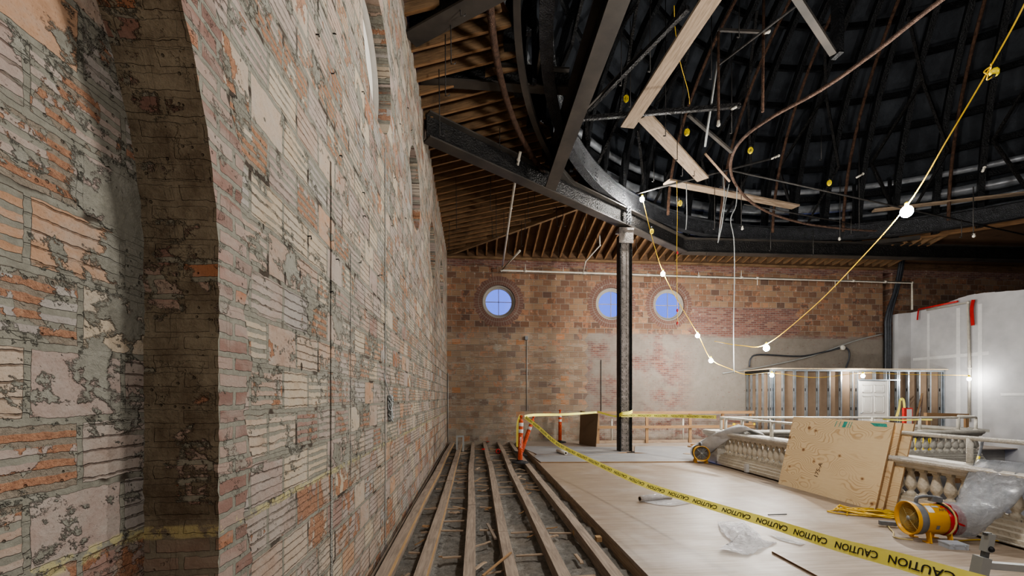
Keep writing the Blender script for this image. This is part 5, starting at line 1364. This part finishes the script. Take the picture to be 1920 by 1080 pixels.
ribbon('caution_strip', 'yellow caution tape looped up beside the red and white box', [PY(1680, 785, 12.7), PY(1686, 765, 12.75), PY(1688, 750, 12.75), PY(1694, 750, 12.75), PY(1696, 768, 12.7)], .08, lambda f: (.8, 0, .5), None)
p = PY(1720, 815, 12.2); t = thing('yellow_broom', 'yellow broom standing before the stud partition', 'broom', p)
ly = 11.45; a_, b_ = PY(1735, 777, ly), PY(1814, 779, ly); tl = thing('lumber_frame', 'low lumber frame standing behind the bowed end of the far balustrade', 'lumber frame', (a_.x, ly, 0))
MB().bar(a_, b_, .09, .10).build('top_rail', M['lumber'], tl)
for q in (a_.x+.1, b_.x-.04): MB().box(q-.05, ly-.03, 0, q+.05, ly+.03, a_.z-.04).build('leg', M['lumber'], tl)
MB().bar(PY(1812, 803, ly), PY(1852, 808, ly), .10, .08).build('side_rail', M['paper_roll'], tl)
MB().bar(PY(1720, 805, 12.2), PY(1723, 775, 12.6), .03, .03).build('handle', M['rust_light'], t); MB().bar(PY(1716, 808, 12.2), PY(1725, 808, 12.2), .08, .22).build('brush', M['sign_yellow'], t)
for k, (u0, u1, l) in enumerate(((1715, 1722, 'left'), (1730, 1741, 'middle'), (1744, 1752, 'right'))):
    a_, b_ = PY(u0, 822, 10.4), PY(u1, 822, 10.4); mb = MB(); mb.box(a_.x, 10.38, .08, b_.x, 10.40, .60); o = tag(mb.build('yellow_sign', M['sign_yellow']), l+' of three yellow signs standing on the floor behind the bowed balustrade', 'sign')
    mb = MB(); mb.box(a_.x+.02, 10.37, .42, b_.x-.02, 10.381, .46); mb.build('print_line', M['ink'], o)
# ------------------------------------------------------------------ string lights
bulbs = []
def bulb(label, p, r=.06, m='bulb'):
    p = Vector(p); t = thing('string_bulb', label, 'light bulb', p)
    MB().ball(p+Vector((0, 0, -r*.9)), r, 16, 12, 1.1).build('bulb', M[m], t, label='glowing white bulb')
    MB().lathe([(.022, 0), (.028, .02), (.028, .07), (.012, .09)], p+Vector((0, 0, -.005)), (0, 0, 1), 10).build('socket', M['cage_yellow'], t)
    bulbs.append((p, r)); return t
def cage(label, u, v, d, s=.055):
    c = P(u, v, d); t = thing('lamp_guard', label, 'lamp guard', c); mb = MB()
    for k in range(5):
        a = math.pi*k/5; mb.tube([c+Vector((s*math.sin(b)*math.cos(a), s*math.sin(b)*math.sin(a), s*1.4*math.cos(b))) for b in [2*math.pi*i/16 for i in range(16)]], .006, 5, True)
    mb.build('wire_cage', M['cage_yellow'], t); MB().lathe([(.02, 0), (.03, .02), (.03, .06), (.01, .08)], c+Vector((0, 0, s*1.2)), (0, 0, 1), 8).build('socket', M['black'], t)
B = [(1204, 370, 11.4), (1243, 510, 12.0), (1308, 626, 12.7), (1333, 673, 12.95)]
C = [(1437, 648, 9.9), (1700, 388, 7.0)]
mb = MB(); pts = [P(u, v, d+.02) for u, v, d in B]+[P(1370, 692, 12.8), P(1400, 702, 12.7), PY(1447, 699, 12.77), PY(1530, 708, 12.77), PY(1618, 699, 12.77), PY(1700, 702, 12.77), PX(1817, 704, 15.7)]
mb.tube(spline(pts, 8), .009, 6); tag(mb.build('light_string', M['cord_yellow']), 'yellow cord of bulbs dropping from the ring beam past the column to the stud room', 'light cord')
mb = MB(); pts = [P(1340, 640, 11.2), P(1390, 648, 10.5), P(1437, 645, 9.9), P(1520, 580, 9.0), P(1600, 500, 8.1), P(1700, 386, 7.0), P(1780, 255, 6.2), P(1860, 120, 5.6), P(1920, 10, 5.2), P(2000, -160, 4.8)]
mb.tube(spline(pts, 8), .010, 6); tag(mb.build('light_string', M['cord_yellow']), 'long yellow cord of bulbs sweeping up to the top right corner', 'light cord')
mb = MB(); mb.tube(spline([P(1269, 340, 10.6), P(1270, 400, 10.6), P(1269, 470, 10.6), P(1270, 580, 10.6), P(1271, 605, 10.6)], 6), .008, 6); t = tag(mb.build('pull_cord', M['cord_yellow']), 'single yellow cord hanging straight down before the right round window', 'cord')
for v in (474, 582, 606): MB().ball(P(1270, v, 10.6), .025, 8, 6, 1.8).build('red_knot', M['red_ribbon'], t)
mb = MB(); mb.tube(spline([P(1264, 10, 7), P(1266, 55, 7.2), P(1275, 115, 7.6), P(1290, 170, 8.2), P(1293, 195, 8.5)], 6), .006, 5); tag(mb.build('pull_cord', M['cord_yellow']), 'thin yellow cord trailing behind the long wide plank overhead', 'cord')
nm = ['string bulb glowing at the ring beam, topmost on the cord past the column', 'string bulb glowing left of the right round window, second on the cord', 'string bulb glowing on the far plaster, third on the cord', 'string bulb glowing low on the far plaster, fourth on the cord']
for q, l in zip(B, nm): bulb(l, P(*q), .06, 'bulb_mid')
bulb('bright string bulb hanging over the balustrade at the lower end of the long cord', P(*C[0]), .065)
bulb('biggest brightest string bulb at right, before the dark dome', P(*C[1]), .085)
bulb('string bulb glowing at the left end of the stud partition', PY(1447, 701, 12.75), .055, 'bulb_far')
bulb('string bulb glowing above the white door', PY(1618, 702, 12.75), .055, 'bulb_far')
bulb('string bulb glowing by the pipe on the white wall', PX(1817, 708, 15.5), .05, 'bulb_far')
for (u, v, d, l) in ((1174, 185, 8.6, 'yellow wire lamp guard hanging left of the long wide plank'), (1288, 248, 8.8, 'yellow wire lamp guard hanging right of the planks'), (1275, 381, 10.6, 'yellow wire lamp guard on the straight hanging cord'), (1407, 282, 9.5, 'yellow wire lamp guard hanging inside the hoop'), (1555, 343, 11, 'yellow wire lamp guard hanging before the far dome ducts'), (1222, 434, 11.6, 'yellow coil of cord and guard below the ring beam bulb')):
    cage(l, u, v, d, .05)
c = P(1858, 135, 5.62); t = thing('lamp_guard', 'open yellow lamp guard with coiled cord on the long cord at top right', 'lamp guard', c)
mb = MB(); mb.tube([c+Vector((.05*math.cos(a)-.03, 0.02*math.sin(a*3), .07*math.sin(a)-.02)) for a in [2*math.pi*i/24 for i in range(24)]], .008, 6, True); mb.tube([c+Vector((.035*math.cos(a)+.0, 0.03*math.cos(a), .03*math.sin(a)+.07)) for a in [2*math.pi*i/20 for i in range(20)]], .007, 6, True); mb.build('cord_loop', M['cord_yellow'], t)
MB().lathe([(.018, 0), (.045, .02), (.05, .06), (.03, .10), (.01, .11)], c+Vector((.0, -.01, .03)), (.7, 0, -.7), 12).build('guard_half', M['cage_yellow'], t)
MB().lathe([(.018, 0), (.024, .01), (.024, .06), (.01, .07)], c+Vector((-.02, -.01, -.08)), (.6, 0, .4), 10).build('socket', M['black'], t)
# ------------------------------------------------------------------ light
w = bpy.data.worlds.new('world'); sc.world = w; w.use_nodes = True
bg = w.node_tree.nodes['Background']; bg.inputs[0].default_value = (.15, .235, .92, 1); bg.inputs[1].default_value = .85
def lamp(name, p, e, r=.08, c=(1, .965, .91)):
    l = bpy.data.lights.new(name, 'POINT'); l.energy = e; l.shadow_soft_size = r; l.color = c
    o = bpy.data.objects.new(name, l); COL.objects.link(o); o.location = p; return o
# unseen fill lamps added outside the frame to brighten walls and floor
for p, e in (((2.5, 2.9, 5.2), 310), ((3.6, -1.2, 4.6), 110), ((1.1, -1.9, 2.6), 75), ((8.5, 2.6, 5.6), 90)):
    lamp('fill_lamp', p, e, .22)
sc.view_settings.view_transform = 'AgX'; sc.view_settings.look = 'AgX - Medium High Contrast'; sc.view_settings.exposure = 0.8
sc.cycles.sample_clamp_indirect = 6; sc.cycles.max_bounces = 6; sc.cycles.diffuse_bounces = 4; sc.cycles.transparent_max_bounces = 12
sc.cycles.use_denoising = True
sc.cycles.use_adaptive_sampling = True; sc.cycles.adaptive_threshold = .03; sc.cycles.use_light_tree = True
cleanup_tmp()
